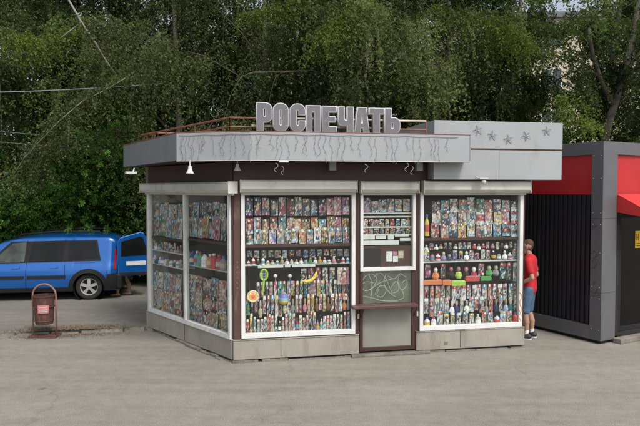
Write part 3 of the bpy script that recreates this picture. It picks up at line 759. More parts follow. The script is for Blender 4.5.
# display boards and shelves behind each window (parts of the kiosk)
def board(W,u0,u1,z0,z1,o=-.34): part('display_board',M['board'],lambda g:W.box(g,u0,u1,z0,z1,o-.02,o))
board(WF,uW1[0]+.0,uW1[1],zWb,zTop); board(WF,uW2[0],uW2[1],zWb,zTop); board(WL,.06,uL1+.0,zLb,zTop,-.32)
board(WF,uD[0],uD[1],hz0,zTop,-.42)
def shelf(W,x0,x1,yt,th,m,o0=-.33,o1=-.06):
    u0=W.uz(x0,yt,o1)[0]; u1=W.uz(x1,yt,o1)[0]; z=W.uz((x0+x1)/2,yt,o1)[1]
    part('shelf',M[m],lambda g:W.box(g,u0,u1,z-th,z,o0,o1),bevel=.002)
G1='magazines in the wide left front window'; G2='magazines in the right front window'
# --- wide left front window
magazines(WF,245.5,350,196.5,215.5,-.07,['purple','black','navy','grey','brown','dark red','teal','brown','navy','black','crimson','pink','purple'],'top row of the wide left window',G1)
magazines(WF,245.5,350,216.5,233,-.10,['crimson','pale blue','brown','black','teal','brown','orange','tan','yellow','teal','pink','pink','dark red'],'second row of the wide left window',G1)
magazines(WF,246,350,227,243.3,-.06,['black','pale blue','tan','blue','cream','brown','tan','orange','grey','white','black','beige','lilac','grey'],'third row of the wide left window',G1)
shelf(WF,244,352,243.8,.05,'shelfwood',-.33,-.03)
GT='small toys in the wide left window'
row(WF,246,350,250,258,-.16,15,[pack],['teal','brown','tan','green','tan','white','brown','pink','blue','blue','grey','white','black','grey','white'],'row under brown shelf, wide left window',GT,'toy_pack','hanging toy packet',hang=True)
row(WF,246,350,254,264,-.07,22,[figure,bottle],['white','white','black','white','white','cream','white','tan','white','cream','white','white','grey','green','white','yellow','white','white','pink','black','white','pale blue'],'white shelf of the wide left window','small figures on the white shelf of the wide left window','figurine','small toy figure',gap=.2,hv=.5)
shelf(WF,244,352,264.3,.012,'shelfwhite',-.33,-.05)
for i,(a,b) in enumerate(((258,284),(285,291),(292,298),(296,316))):
    u0=WF.uz(a,266,-.045)[0]; u1=WF.uz(b,266,-.045)[0]-.01; z=WF.uz(290,264.5,-.045)[1]
    part('price_strip',M['white'],lambda g:WF.box(g,u0,u1,z-.045,z,-.05,-.044))
# singular toys
def tg(px,py,o,W=WF): u,z=W.uz(px,py,o); return u,z
u,z=tg(264,275,-.06); g=MB(); ring=[WF.pt(u+.055*math.cos(a),z+.085*math.sin(a),-.06) for a in np.linspace(0,2*PI,17)]; g.tube(ring,.016,6,col=(.3,.55,.05),cap=False)
g.tube([WF.pt(u,z-.08,-.06),WF.pt(u-.015,z-.26,-.06)],.017,6,col=(.35,.6,.08))
for k in range(-2,3): g.tube([WF.pt(u+k*.018,z-.07,-.06),WF.pt(u+k*.018,z+.07,-.06)],.002,3,col=(.6,.6,.6)); g.tube([WF.pt(u-.045,z+k*.025,-.06),WF.pt(u+.045,z+k*.025,-.06)],.002,3,col=(.6,.6,.6))
tag(build(g,'toy_racket',M['goods'],colattr=True),'lime green toy racket hanging in the wide left window','toy racket')
u,z=tg(310,277,-.06); g=MB(); g.tube([WF.pt(u-.13,z-.06,-.06),WF.pt(u-.06,z-.075,-.06),WF.pt(u+.03,z-.05,-.06),WF.pt(u+.085,z+.01,-.06),WF.pt(u+.105,z+.08,-.06)],[.012,.024,.03,.026,.012],8,col=(.85,.6,.05))
tag(build(g,'toy_horn',M['goods'],colattr=True,smooth=True),'curved yellow toy in the wide left window','toy')
for px,lb in ((275.5,'pink'),(290,'white')):
    u,z=tg(px,276,-.06); g=MB(); g.lathe(WF.pt(u,z,-.06),[(.001,-.03),(.024,-.02),(.032,0),(.024,.022),(.001,.03)],10,col=PAL['white']); g.tube([WF.pt(u,z-.03,-.06),WF.pt(u,z-.2,-.06)],.006,5,col=PAL[lb] if lb!='white' else PAL['blue'])
    tag(build(g,'lollipop_toy',M['goods'],colattr=True),('white ball on a pink stick' if lb=='pink' else 'white ball on a blue stick')+' hanging beside the green racket','toy','ball headed sticks')
u,z=tg(253,296.5,-.055); g=MB()
for rad,cc,oo in ((.085,(.8,.62,.3),0),(.06,(.85,.35,.08),.006),(.03,(.8,.12,.03),.012)):
    g.add([WF.pt(u,z,-.055+oo)]+[WF.pt(u+rad*math.cos(2*PI*k/18),z+rad*math.sin(2*PI*k/18),-.055+oo-.004) for k in range(18)],[(0,1+k,1+(k+1)%18) for k in range(18)],0,cc)
    g.lathe(WF.pt(u,z,-.06),[(rad,0)],18) if False else None
g.tube([WF.pt(u+.085*math.cos(a),z+.085*math.sin(a),-.062) for a in np.linspace(0,2*PI,19)],.012,5,col=(.8,.7,.4),cap=False)
tag(build(g,'toy_disc',M['goods'],colattr=True),'orange and cream round toy at the left edge of the wide left window','toy')
u,z=tg(284,299,-.06); g=MB(); cols7=[(.5,.1,.1),(.75,.3,.05),(.7,.6,.1),(.2,.4,.5),(.1,.15,.45),(.25,.15,.4),(.3,.45,.3)]; prof=[]
for i in range(8): a=-PI/2+PI*i/7; prof.append((max(.001,.085*math.cos(a)),.1*math.sin(a)))
g.lathe(WF.pt(u,z,-.08),prof,14,cols=cols7); tag(build(g,'toy_ball',M['goods'],colattr=True,smooth=True),'rainbow striped ball hanging in the wide left window','ball')
magazines(WF,337,350,267,285,-.06,['pink'],'lower right of the wide left window','pink activity book',desc='activity book',name='activity_book')
magazines(WF,343,349,291,299.5,-.055,['orange'],'bottom right of the wide left window','small orange book',desc='small card',name='greeting_card')
row(WF,300,336,268,284,-.14,5,[pack],['black','black','crimson','brown','grey'],'right of yellow toy, wide left window',GT,'toy_pack','hanging toy packet',hang=True)
row(WF,256,350,281,300,-.13,22,[pack],['pink','lilac','tan','white','pink','grey','pink','green','tan','white','yellow','black','teal'],'fifth row of the wide left window',GT,'toy_pack','hanging toy packet',gap=.05,hang=True)
row(WF,246,350,295,316,-.10,26,[pack,pack,pack,figure],['beige','pink','white','red','cream','brown','green','pink','lilac','white','orange','grey','brown','yellow','black'],'sixth row of the wide left window',GT,'toy_pack','hanging toy packet',gap=.04,hang=True)
row(WF,246,350,312,331,-.07,30,[bottle,pack,pack,pack,pack],['beige','orange','tan','pink','white','black','pale blue','cream','white','pink','teal','white','tan','crimson','yellow','lilac','white','blue','grey'],'bottom row of the wide left window','toys along the bottom of the wide left window','toy_figure','toy standing',gap=.06,hv=.35)
shelf(WF,244,352,331.2,.02,'shelfwhite',-.33,-.045)
# --- right front window
u,z=tg(427,236,-.06)
g=bottle(WF,u,z-.0,.08,.36,-.07,'yellow',grng); tag(build(g,'bottle',M['goods'],colattr=True),'tall yellow bottle with a coloured label at the left edge of the right window','bottle')
magazines(WF,432,519,198,212,-.075,['navy','grey','brown','orange','black','green','crimson','navy','pale blue','teal'],'top row of the right window',G2)
magazines(WF,432,519,208,224.5,-.065,['white','black','teal','white','cyan','white','pink','cream','pale blue','red'],'second row of the right window',G2)
magazines(WF,431,519,221,237,-.055,['red','grey','cyan','tan','cream','teal','white','blue','cyan','pale blue'],'third row of the right window',G2)
shelf(WF,422,520,237.6,.045,'shelfwood',-.33,-.03)
GH='hair clips and small goods in the right window'
row(WF,424,518,242.5,250,-.10,20,[pack,figure],['white','pink','white','cream','navy','black','white','white','pale blue','white','red','white','crimson','white','pink','white','black','white','white','grey'],'upper small row of the right window',GH,'hair_clip_card','small hanging accessory',gap=.15,hang=True)
row(WF,424,518,249,260,-.07,17,[figure,bottle,pack,pack],['white','pink','white','lilac','navy','blue','black','white','grey','crimson','white','brown','black','grey','white','pale blue','grey'],'row on the white shelf of the right window',GH,'small_toy','small ware',gap=.1,hv=.4)
shelf(WF,422,520,260.8,.02,'shelfwhite',-.33,-.05)
# coloured toy trays
for (a,b,y0,y1,cn) in ((424,443,281,285,'orange'),(443,452,281,285.5,'orange'),(452,466,281.5,286,'lime'),(466,480,277,281.5,'red'),(481,492,277.5,281,'green')):
    u0=WF.uz(a,283,-.05)[0]; u1=WF.uz(b,283,-.05)[0]; z1=WF.uz((a+b)/2,y0,-.05)[1]; z0=WF.uz((a+b)/2,y1,-.05)[1]
    g=MB(); WF.box(g,u0,u1-.004,z0,z1,-.13,-.05,0,PAL[cn]); WF.box(g,u0+.01,u1-.014,z1,z1+.012,-.12,-.06,0,mixc(PAL[cn],(1,1,1),.15))
    tag(build(g,'toy_car_track',M['goods'],colattr=True,bevel=.004),f'{cn} plastic toy bar '+('at the far left' if a==424 else 'near the left' if a==443 else 'below the white shelf' )+' in the right window','toy','bright plastic toy bars in the right window')
row(WF,424,500,264,280,-.13,10,[pack,figure],['magenta','orange','brown','black','lime','black','crimson','red','green','grey'],'row above bright bars, right window',GH,'toy_pack','hanging toy packet',hang=True,gap=.1)
row(WF,500,518,263,284,-.08,3,[pack],['teal','black','pale blue'],'right of bright bars, right window',GH,'toy_pack','hanging toy packet',hang=True,gap=.05)
row(WF,424,518,285,303,-.11,18,[pack],['orange','white','lilac','white','grey','white','orange','red','teal','blue','pale blue','grey','cream','pale blue'],'row below bright bars, right window','packets low in the right window','toy_pack','hanging clear toy packet',gap=.04,hang=True)
row(WF,424,518,297,315,-.08,19,[pack,pack,figure],['tan','grey','pink','red','lilac','white','pale blue','white','red','white','teal','grey','white','navy'],'second lowest row of the right window','packets low in the right window','toy_pack','hanging clear toy packet',gap=.04,hang=True)
row(WF,424,518,309,325,-.06,15,[pack,pack,bottle],['white','grey','pale blue','crimson','white','lilac','white','red','white','tan','tan','beige'],'bottom row of the right window','wares along the bottom of the right window','toy_box','ware standing',gap=.08,hv=.3)
shelf(WF,422,520,325.2,.02,'shelfwhite',-.33,-.05)
# --- hatch window
magazines(WF,363,411,197.5,212,-.09,['navy','grey','pale blue','teal','pale blue','cyan'],'top row of the hatch window','papers in the hatch window',desc='folded newspaper',name='newspaper')
for yt in (212.6,216.2,226.6,234.2):
    shelf(WF,362,412,yt,.022,'shelfwhite',-.3,-.05)
row(WF,363,411,218.5,226.3,-.08,9,[pack],['white','black','tan','black','white','red','navy','white','cream'],'upper shelf of the hatch window','packs on the hatch window shelves','cigarette_pack','small pack',gap=.05,hv=.15)
row(WF,363,411,227.8,234,-.08,9,[pack],['red','pale blue','black','navy','tan','brown','navy','black','black'],'second shelf of the hatch window','packs on the hatch window shelves','cigarette_pack','small pack',gap=.05,hv=.15)
def note(x0,y0,x1,y1,o=-.04): 
    part('price_strip',M['white'],lambda g:WF.pbox(g,x0,y0,x1,y1,o-.004,o))
note(363,235.3,375,239.5); note(376,235.8,386,239); note(388,235,394,239.5); note(395,234,409,236.5); note(363,240.5,399,245); note(400,238,411,241)
part('hatch_board',M['shelfwood'],lambda g:WF.pbox(g,363,246,411,267.5,-.06,-.03),bevel=.003)
part('hatch_shade_panel',M['dark'],lambda g:WF.pbox(g,364,248.5,381,266,-.029,-.02),bevel=.003)  # dark sheet standing for the shade inside the hatch opening
for x0,y0,x1,y1,cn in ((386.5,251.5,392.5,261.5,'white'),(393.2,256,398,262,'white'),(398.5,251,403.5,258,'cream'),(393.2,251.5,397.5,255,'pink')):
    g=MB(); WF.pbox(g,x0,y0,x1,y1,-.0295,-.025,0,PAL[cn]); o=build(g,'notice',M['goods'],kiosk,colattr=True)
# --- left wall windows
G3='printed sets in the left side windows'
magazines(WL,151,182,203,218,-.09,['red','grey','pale blue','grey','white','grey','tan'],'top row of the far left pane',G3,desc='colouring book',name='book')
magazines(WL,151,182,216,237,-.07,['grey','teal','green','pale blue','grey','grey'],'second row of the far left pane',G3,desc='colouring book',name='book')
magazines(WL,187,226,201,219,-.09,['navy','pale blue','grey','teal','pale blue','grey'],'top row, side pane nearest corner',G3,desc='colouring book',name='book')
magazines(WL,187,226,216,238.5,-.07,['black','tan','beige','orange','pink','pink','lilac'],'second row, side pane nearest corner',G3,desc='colouring book',name='book')
shelf(WL,150.5,182.5,238,.04,'shelfwood',-.3,-.03); shelf(WL,186,227,240.5,.04,'shelfwood',-.3,-.03)
row(WL,151,182,242,251,-.09,12,[figure,pack],['grey','white','white','pale blue','grey','orange','white','grey','white','white','tan','grey'],'row under shelf, far left pane','small ware in the far left pane','small_toy','small ware',gap=.1)
row(WL,151,182,255,265,-.09,11,[bottle,figure],['grey','white','teal','white','grey','white','grey','white','black','white','grey'],'lower shelf of the far left pane','small ware in the far left pane','small_toy','small ware',gap=.1)
shelf(WL,150.5,182.5,251.5,.02,'shelfwhite',-.3,-.05); shelf(WL,150.5,182.5,265.5,.02,'shelfwhite',-.3,-.05)
row(WL,187,226,249,267,-.08,9,[bottle],['white','navy','cyan','green','white','orange','red','crimson','lilac'],'shelf of side pane nearest corner','bottles in the left side window','bottle','bottle',gap=.08,hv=.2)
shelf(WL,186,227,267.8,.02,'shelfwhite',-.3,-.05)
for x0,x1,yy,wh in ((152,181,(272,288,304,319),'far left pane'),(188,226,(276,293,309,329),'side pane nearest corner')):
    for i in range(3):
        magazines(WL,x0,x1,yy[i],yy[i+1]+2,-.06-.012*i,[['beige','tan','beige','grey','cream'],['grey','beige','tan','beige','pink'],['cream','beige','orange','tan','grey']][i],['third','fourth','bottom'][i]+' row of the '+wh,'pale packages in the left side windows',desc='wrapped package',name='package')

# ------------------------------------------------------------------ dark kiosk with red fascia at the right
C0=ground(600.5,345); ld=Vector((-.49,.87,0)).normalized(); rd=Vector((.87,.49,0)).normalized()
CL=C0+ld*4.2; CR=C0+rd*5.0
WA=Wall(CL,C0); WBb=Wall(C0,CR)
k2=thing('modern_kiosk',C0+rd*2+ld*2,'dark grey framed kiosk with red panels, black ribbed side and red awning','kiosk')
ZK=WA.uz(603,141)[1]+.0; zk2=WBb.uz(604,141)[1]; ZK=zk2
def p2(name,m,fn,**k):
    g=MB(); fn(g); return build(g,name,m,k2,**k)
LA=WA.L
cw=.30
zr_t=WA.uz(585,155)[1]; zr_b=WA.uz(585,194.5)[1]
uc=WA.uz(590.5,250)[0]
ub=WBb.uz(617.5,180)[0]
print('k2',ZK,LA,uc,ub,zr_t,zr_b)
p2('frame_column',M['kframe'],lambda g:(g.hexa([*(WA.pt(uc,z_,0) for z_ in ()) ] ) if False else WA.box(g,uc,LA,.06,ZK,-.12,0)),bevel=.004)
p2('frame_column',M['kframe'],lambda g:WBb.box(g,.002,ub,.06,ZK,-.10,.002),bevel=.004)
p2('frame_column',M['kframe'],lambda g:WA.box(g,0,.25,.06,ZK,-.12,0),bevel=.004)
p2('frame_beam',M['kframe'],lambda g:WA.box(g,.251,uc-.001,zr_t,ZK,-.12,0),bevel=.004)
p2('frame_beam',M['kframe'],lambda g:WBb.box(g,ub+.001,WBb.L,WBb.uz(630,155)[1],ZK,-.10,0),bevel=.004)
p2('bottom_rail',M['kframe'],lambda g:WA.box(g,.251,uc-.001,.06,.30,-.12,0),bevel=.004)
p2('red_panel',M['red'],lambda g:WA.box(g,.251,uc-.001,zr_b,zr_t-.001,-.10,-.05))
zrb2=WBb.uz(630,213)[1]
p2('red_panel',M['red'],lambda g:WBb.box(g,ub+.001,WBb.L-.3,zrb2,WBb.uz(630,155)[1]-.001,-.10,-.05))
def ribs(g):
    u=.251
    while u<uc-.02:
        WA.box(g,u,u+.055,.301,zr_b-.001,-.10,-.05); WA.box(g,u+.055,u+.10,.301,zr_b-.001,-.10,-.078); u+=.10
p2('ribbed_siding',M['ribs'],ribs,bevel=.004)
for uu in (LA*.33,LA*.62):
    p2('panel_joint',M['ribs'],lambda g:WA.box(g,uu,uu+.006,zr_b+.002,zr_t-.003,-.05,-.048))
for zz in (.9,2.2):
    p2('panel_joint',M['ribs'],lambda g:WA.box(g,uc+.003,LA-.001,zz,zz+.005,0,.0015)); p2('panel_joint',M['ribs'],lambda g:WBb.box(g,.004,ub-.002,zz,zz+.005,.002,.0035))
for zz in (.25,.8,1.0,1.6,2.1,2.3,2.9,3.3):
    for uu in (LA-.04,uc+.04):
        p2('screw',M['shutter'],lambda g:g.lathe(WA.pt(uu,zz,.001),[(.001,-.007),(.007,-.004),(.008,0),(.007,.004),(.001,.007)],8))

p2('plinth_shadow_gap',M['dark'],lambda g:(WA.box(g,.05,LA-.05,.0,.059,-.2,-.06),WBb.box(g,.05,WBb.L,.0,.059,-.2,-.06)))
p2('roof',M['kframe'],lambda g:WBb.box(g,.12,WBb.L-.02,ZK-.2,ZK-.05,-LA+.1,-.11))
p2('back_wall',M['ribs'],lambda g:(WBb.box(g,.15,WBb.L-.05,.06,ZK-.21,-LA+.02,-LA+.1),WBb.box(g,WBb.L-.05,WBb.L,.06,ZK-.01,-LA+.02,-.11)))
# shopfront: dark jamb, glazed door, yellow sign
dj=p2('shopfront',M['dark'],lambda g:(WBb.box(g,ub+.001,ub+.12,.10,zrb2-.001,-.09,-.03),WBb.box(g,ub+.12,WBb.L-.2,zrb2-.08,zrb2-.001,-.09,-.03),WBb.box(g,ub+.12,WBb.L-.2,.06,.16,-.09,-.03),WBb.box(g,ub+1.15,ub+1.22,.16,zrb2-.081,-.09,-.03)),bevel=.003)
dr=p2('glass_door',M['cladding'],lambda g:(WBb.box(g,ub+.125,ub+.20,.165,zrb2-.085,-.07,-.04),WBb.box(g,ub+1.07,ub+1.145,.165,zrb2-.085,-.07,-.04),WBb.box(g,ub+.20,ub+1.07,.165,.25,-.07,-.04)),bevel=.003)
g=MB(); WBb.box(g,ub+.201,ub+1.069,.251,zrb2-.085,-.06,-.052); build(g,'pane',M['glass_clear'],dr)
g=MB(); WBb.box(g,ub+1.23,WBb.L-.3,.17,zrb2-.085,-.06,-.052); build(g,'pane',M['glass_clear'],dj)
p2('interior_wall',M['dark'],lambda g:WBb.box(g,ub+.0,WBb.L-.2,.06,zrb2,-.62,-.6))
u0,zs0=WBb.uz(635,248,-.05); _,zs1=WBb.uz(637,231,-.05)
sg=p2('yellow_sign',M['yellow'],lambda g:WBb.box(g,u0,u0+.28,zs0,zs1,-.051,-.045))
def sglyph(g):
    a=u0+.03; zb_=zs0+.13; zt_=zs1-.05
    for du in (0,.05): WBb.box(g,a+du,a+du+.012,zb_,zt_,-.0445,-.042)
    WBb.box(g,a+.013,a+.049,(zb_+zt_)/2-.006,(zb_+zt_)/2+.006,-.0445,-.042)
    WBb.box(g,u0+.03,u0+.24,zs0+.03,zs0+.045,-.0445,-.042); WBb.box(g,u0+.03,u0+.2,zs0+.07,zs0+.085,-.0445,-.042)
g=MB(); sglyph(g); build(g,'sign_marks',M['cladding'],sg)
# awning: sloping fabric wedge
ua0=WBb.uz(617,200,.0)[0]; za=WBb.uz(619,194)[1]; zb_=WBb.uz(619,211)[1]
g=MB(); pr=[(.003,za),(.75,zb_-.02),(.75,zb_-.14),(.735,zb_-.14),(.003,zb_-.14)]
A=[WBb.pt(ua0,z,o) for o,z in ((.003,za),(.55,zb_+.03),(.55,zb_-.1),(.003,zb_-.02))]; B=[WBb.pt(4.2,z,o) for o,z in ((.003,za),(.55,zb_+.03),(.55,zb_-.1),(.003,zb_-.02))]
g.add(A+B,[(0,1,2,3),(7,6,5,4),(0,4,5,1),(1,5,6,2),(2,6,7,3),(3,7,4,0)])
build(g,'awning',M['redcloth'],k2,bevel=.004)
g=MB(); WBb.box(g,ub-.05,WBb.L-.2,.0,.09,.003,.16); build(g,'step',M['kerb'],k2,bevel=.01)
# dark spray scribble on the column
M['scrib']=mat('dark_spray',(.07,.07,.08),.7)
g=MB()
for st in ([(591,226),(594,227),(598,225)],[(591,254),(595,251),(598,255),(594,258)],[(592,262),(595,258),(597,263),(594,268),(592,265)],[(593,285),(596,282),(598,288),(595,293),(592,290)],[(591,296),(598,295)]):
    g.tube(gr(st,.002,WA),.007,5)
build(g,'graffiti',M['scrib'],k2)
# utility meter/AC on far corner of column? (pale worn base patch)
p2('repair_patch',M['kframe'],lambda g:WBb.box(g,.03,ub-.02,.08,.55,.0025,.005))

# ------------------------------------------------------------------ litter bin
bp=ground(45,336.5); R_=Vector((1,0,0)); 
bn=thing('litter_bin',(bp.x,bp.y,0),'rusty brown street litter bin hung in a pink hoop frame with red sticker','litter bin')
hw=.215; hgt=.97
path=[(bp.x-hw,bp.y,.0),(bp.x-hw,bp.y,hgt-hw)]
for k in range(1,12): a=PI-PI*k/12; path.append((bp.x+hw*math.cos(a),bp.y,hgt-hw+hw*math.sin(a)))
path+= [(bp.x+hw,bp.y,hgt-hw),(bp.x+hw,bp.y,.0)]
g=MB(); g.tube(path,.017,8); build(g,'hoop_frame',M['bintube'],bn,smooth=True)
c=Vector((bp.x-.005,bp.y,.24)); g=MB(); prof=[(.001,0),(.15,0),(.155,.02),(.185,.50),(.195,.505),(.195,.53),(.18,.53),(.165,.08),(.001,.06)]
g.lathe(c,prof,20); bb=build(g,'bucket',M['binbody'],bn)
for zz in (.29,.55):
    g=MB(); g.lathe(c+Vector((0,0,zz-.24)),[(.158+.035*(zz-.24)/.5+.004,0),(.164+.035*(zz-.24)/.5+.004,.012),(.158+.035*(zz-.24)/.5+.004,.024)],20); build(g,'band',M['binbody'],bb)
g=MB(); g.tube([(bp.x-hw,bp.y,.67),(bp.x-.19,bp.y,.67)],.012,6); g.tube([(bp.x+hw,bp.y,.67),(bp.x+.19,bp.y,.67)],.012,6); build(g,'pivot',M['bintube'],bn)
g=MB(); gm=MB(); N7=7
for i in range(N7):
    a0=-PI/2-.18+1.0*i/N7; a1=-PI/2-.18+1.0*(i+1)/N7
    def q(a,z,r): return (c.x+r*math.cos(a),c.y+r*math.sin(a),z)
    g.quad(q(a0,.46,.189),q(a1,.46,.189),q(a1,.61,.197),q(a0,.61,.197))
    if 0<i<N7-1:
        for zz in (.485,.515,.56): gm.quad(q(a0,zz,.194),q(a1,zz,.194),q(a1,zz+.016,.1955),q(a0,zz+.016,.1955))
st=build(g,'sticker',M['sticker'],bb); build(gm,'sticker_lines',M['plate'],st)
g=MB(); g.box((bp.x,bp.y,.015),(.52,.3,.03)); build(g,'base_plate',M['binbody'],bn,bevel=.005)
# dry leaves around the bin
g=MB(); rng=random.Random(8)
for i in range(5200):
    t=rng.gauss(bp.x+.35,.55); 
    if abs(t-bp.x-.35)>1.3: continue
    k=(t-k0.x)/kd.x; nn=rng.gauss(.06,.16); y=kpt(k,nn).y; r=rng.uniform(.006,.02); a=rng.uniform(0,6.3)
    z=.006+rng.uniform(0,.012) + (LZ+.01 if nn>-.03 else 0)
    P=[(t+r*math.cos(a+j*PI/2)*(1 if j%2 else .6),y+r*math.sin(a+j*PI/2)*(1 if j%2 else .6),z+rng.uniform(0,.012)) for j in range(4)]
    g.add(P,[(0,1,2,3)])
tag(build(g,'leaf_litter',M['litter'],recenter=False),'dry tan leaf litter along the kerb at the foot of the bin','leaf litter',kind='stuff')

# ------------------------------------------------------------------ blue car
WX=.64; FXW=WX+2.85; CLEN=4.35
wheelp=ground(89,300.0,LZ)
YAW=math.radians(188)
cy_,sy_=math.cos(YAW),math.sin(YAW)
loc=Vector((wheelp.x-(cy_*WX-sy_*.80),wheelp.y-(sy_*WX+cy_*.80),LZ))
car=thing('parked_car',loc,'bright blue estate car with roof rails parked left with its rear door open','car'); car.rotation_euler=(0,0,YAW); ORI[car.name]=Vector((0,0,0))
def lerp_tab(tab,x):
    for (a,b),(c,d) in zip(tab,tab[1:]):
        if x<=c: return b+(d-b)*(x-a)/(c-a) if c>a else d
    return tab[-1][1]
TOP=[(0,1.40),(.06,1.48),(.2,1.53),(.6,1.56),(1.3,1.57),(1.9,1.55),(2.3,1.50),(2.65,1.41),(3.35,1.05),(3.5,1.0),(4.0,.9),(4.22,.78),(4.35,.55)]
def hw_(x,z):
    if z<.88: y=.86-(.085*max(0,(z-.56)/.32)**2.2 if z>.56 else .06*((.56-z)/.34)**2)
    else: y=.775-(z-.88)*.25
    if x<.2: y*=1-.10*(1-x/.2)**2
    if x>3.6: y*=1-.22*((x-3.6)/.75)**2
    return y
def zbot(x):
    z=.22
    for wx in (WX,FXW):
        d=abs(x-wx)
        if d<.37: z=max(z,.30+math.sqrt(.37**2-d*d)*.98)
    return z
xs=sorted(set([round(i*CLEN/110,4) for i in range(111)]+[WX-.37,WX+.37,FXW-.37,FXW+.37]))
g=MB(); NR=16; NT=8; rings=[]
for x in xs:
    zt=lerp_tab(TOP,x); zs=min(zt-.055,1.47); zb=zbot(x); R0=[]
    zs=max(zs,zb+.05)
    for j in range(NR+1):
        z=zb+(zs-zb)*j/NR; R0.append((x,hw_(x,z),z))
    ys=hw_(x,zs)
    for j in range(1,NT+1):
        a=PI/2*j/NT; R0.append((x,ys*(1-(1-math.cos(a))*1.0)*1.0 if False else ys*(1-(j/NT)**1.6), zs+(zt-zs)*math.sin(a)**.8))
    rings.append(R0)
for sgn in (1,-1):
    b=len(g.v); n=NR+NT+1
    vs=[(x,y*sgn,z) for R0 in rings for x,y,z in R0]
    fs=[]
    for i in range(len(rings)-1):
        for j in range(n-1):
            q=(i*n+j,(i+1)*n+j,(i+1)*n+j+1,i*n+j+1); fs.append(q if sgn<0 else q[::-1])
    g.add(vs,fs)
body=build(g,'body',M['blue'],car,smooth=True)
# underbody, rear and front closures
g=MB(); g.box((2.17,0,.36),(2.2,1.5,.26)); g.box((.3,0,.42),(.5,1.3,.3)); g.box((4.0,0,.45),(.5,1.25,.4)); g.box((WX,0,.55),(.9,1.0,.4)); g.box((FXW,0,.55),(.9,1.0,.4))
build(g,'underbody',M['cladding'],car)
r0=rings[0]; g=MB(); g.add([(x-.001,y*s,z) for s in (1,) for x,y,z in r0]+[(x-.001,-y,z) for x,y,z in r0[::-1]],[tuple(range(2*len(r0)))])
build(g,'boot_shade_sheet',M['dark'],car)  # flat dark cap painted in place of the shade inside the boot
rN=rings[-1]; g=MB(); g.add([(x,y,z) for x,y,z in rN]+[(x,-y,z) for x,y,z in rN[::-1]],[tuple(range(2*len(rN)))[::-1]]); build(g,'grille',M['cladding'],car)
def patch(corners,off,m,name,parent,nx=10,nz=6,sides=(1,-1),thick=0):
    # corners (x,z): bl, br, tr, tl in side view
    out=None
    for s in sides:
        g=MB(); P=[]
        for i in range(nx+1):
            for j in range(nz+1):
                a=i/nx; b=j/nz
                x=(corners[0][0]*(1-a)+corners[1][0]*a)*(1-b)+(corners[3][0]*(1-a)+corners[2][0]*a)*b
                z=(corners[0][1]*(1-a)+corners[1][1]*a)*(1-b)+(corners[3][1]*(1-a)+corners[2][1]*a)*b
                P.append((x,(hw_(x,z)+off)*s,z))
        g.add(P,[(i*(nz+1)+j,(i+1)*(nz+1)+j,(i+1)*(nz+1)+j+1,i*(nz+1)+j+1) if s<0 else (i*(nz+1)+j+1,(i+1)*(nz+1)+j+1,(i+1)*(nz+1)+j,i*(nz+1)+j) for i in range(nx) for j in range(nz)])
        out=build(g,name,m,parent,smooth=True)
    return out
# black pillars band then windows
patch([(.36,.93),(2.95,.90),(2.42,1.40),(.46,1.43)],.004,M['cladding'],'pillar_trim',car,24,6)
patch([(.40,1.01),(1.12,.95),(1.10,1.40),(.50,1.39)],.009,M['tint'],'side_window',car)
patch([(1.24,.935),(2.00,.925),(1.92,1.41),(1.22,1.405)],.009,M['tint'],'side_window',car)
patch([(2.10,.925),(2.86,.915),(2.38,1.36),(2.07,1.395)],.009,M['tintpale'],'side_window',car)
# windscreen
g=MB(); n=8
P=[]
for i in range(n+1):
    y=-.62+1.24*i/n
    for x,z in ((2.69,1.40),(3.33,1.075)): P.append((x+.01-.06*(abs(y)/.62)**2,y,z+.012))
g.add(P,[(2*i,2*i+1,2*i+3,2*i+2) for i in range(n)]); build(g,'windscreen',M['tintpale'],car)
# seams
for x0,x1,zb_,zt_ in ((1.17,1.20,.5,1.46),(2.05,2.05,.26,1.46),(3.02,2.98,.26,.9)):
    patch([(x0-.006,zb_),(x0+.006,zb_),(x1+.006,zt_),(x1-.006,zt_)],.003,M['cladding'],'door_seam',car,1,10)
patch([(.5,.885),(3.0,.885),(3.0,.893),(.5,.893)],.004,M['cladding'],'belt_seam',car,20,1)
# cladding: sills, side moulding, arches, bumper
patch([(WX+.37,.215),(FXW-.37,.215),(FXW-.40,.32),(WX+.40,.32)],.012,M['cladding'],'sill',car,16,3)
patch([(1.15,.54),(2.02,.54),(2.02,.61),(1.15,.61)],.022,M['cladding'],'side_moulding',car,10,2)
patch([(2.08,.54),(2.98,.54),(2.98,.61),(2.08,.61)],.022,M['cladding'],'side_moulding',car,10,2)
for wx in (WX,FXW):
    for s in (1,-1):
        g=MB(); P=[]; n=20
        for k in range(n+1):
            a=PI*k/n*1.14-.22
            for r in (.355,.455):
                x=wx+r*math.cos(a); z=max(.21,.30+r*math.sin(a)); P.append((x,(hw_(max(0,x),z)+.014)*s,z))
        f=[(2*k,2*k+1,2*k+3,2*k+2) for k in range(n)]
        g.add(P,[q if s>0 else q[::-1] for q in f]); build(g,'arch_cladding',M['cladding'],car,smooth=True)
        g=MB(); g.lathe((wx,.5*s,.30),[(.36,-.3),(.36,.3)],20,axis='y'); build(g,'wheel_housing',M['cladding'],car)
patch([(.0,.24),(.30,.24),(.20,.62),(.0,.64)],.02,M['cladding'],'bumper_side',car,6,4)
g=MB(); g.box((-.05,0,.43),(.12,1.6,.36)); build(g,'rear_bumper',M['cladding'],car,bevel=.04)
g=MB(); g.box((4.33,0,.42),(.14,1.3,.34)); build(g,'front_bumper',M['cladding'],car,bevel=.05)
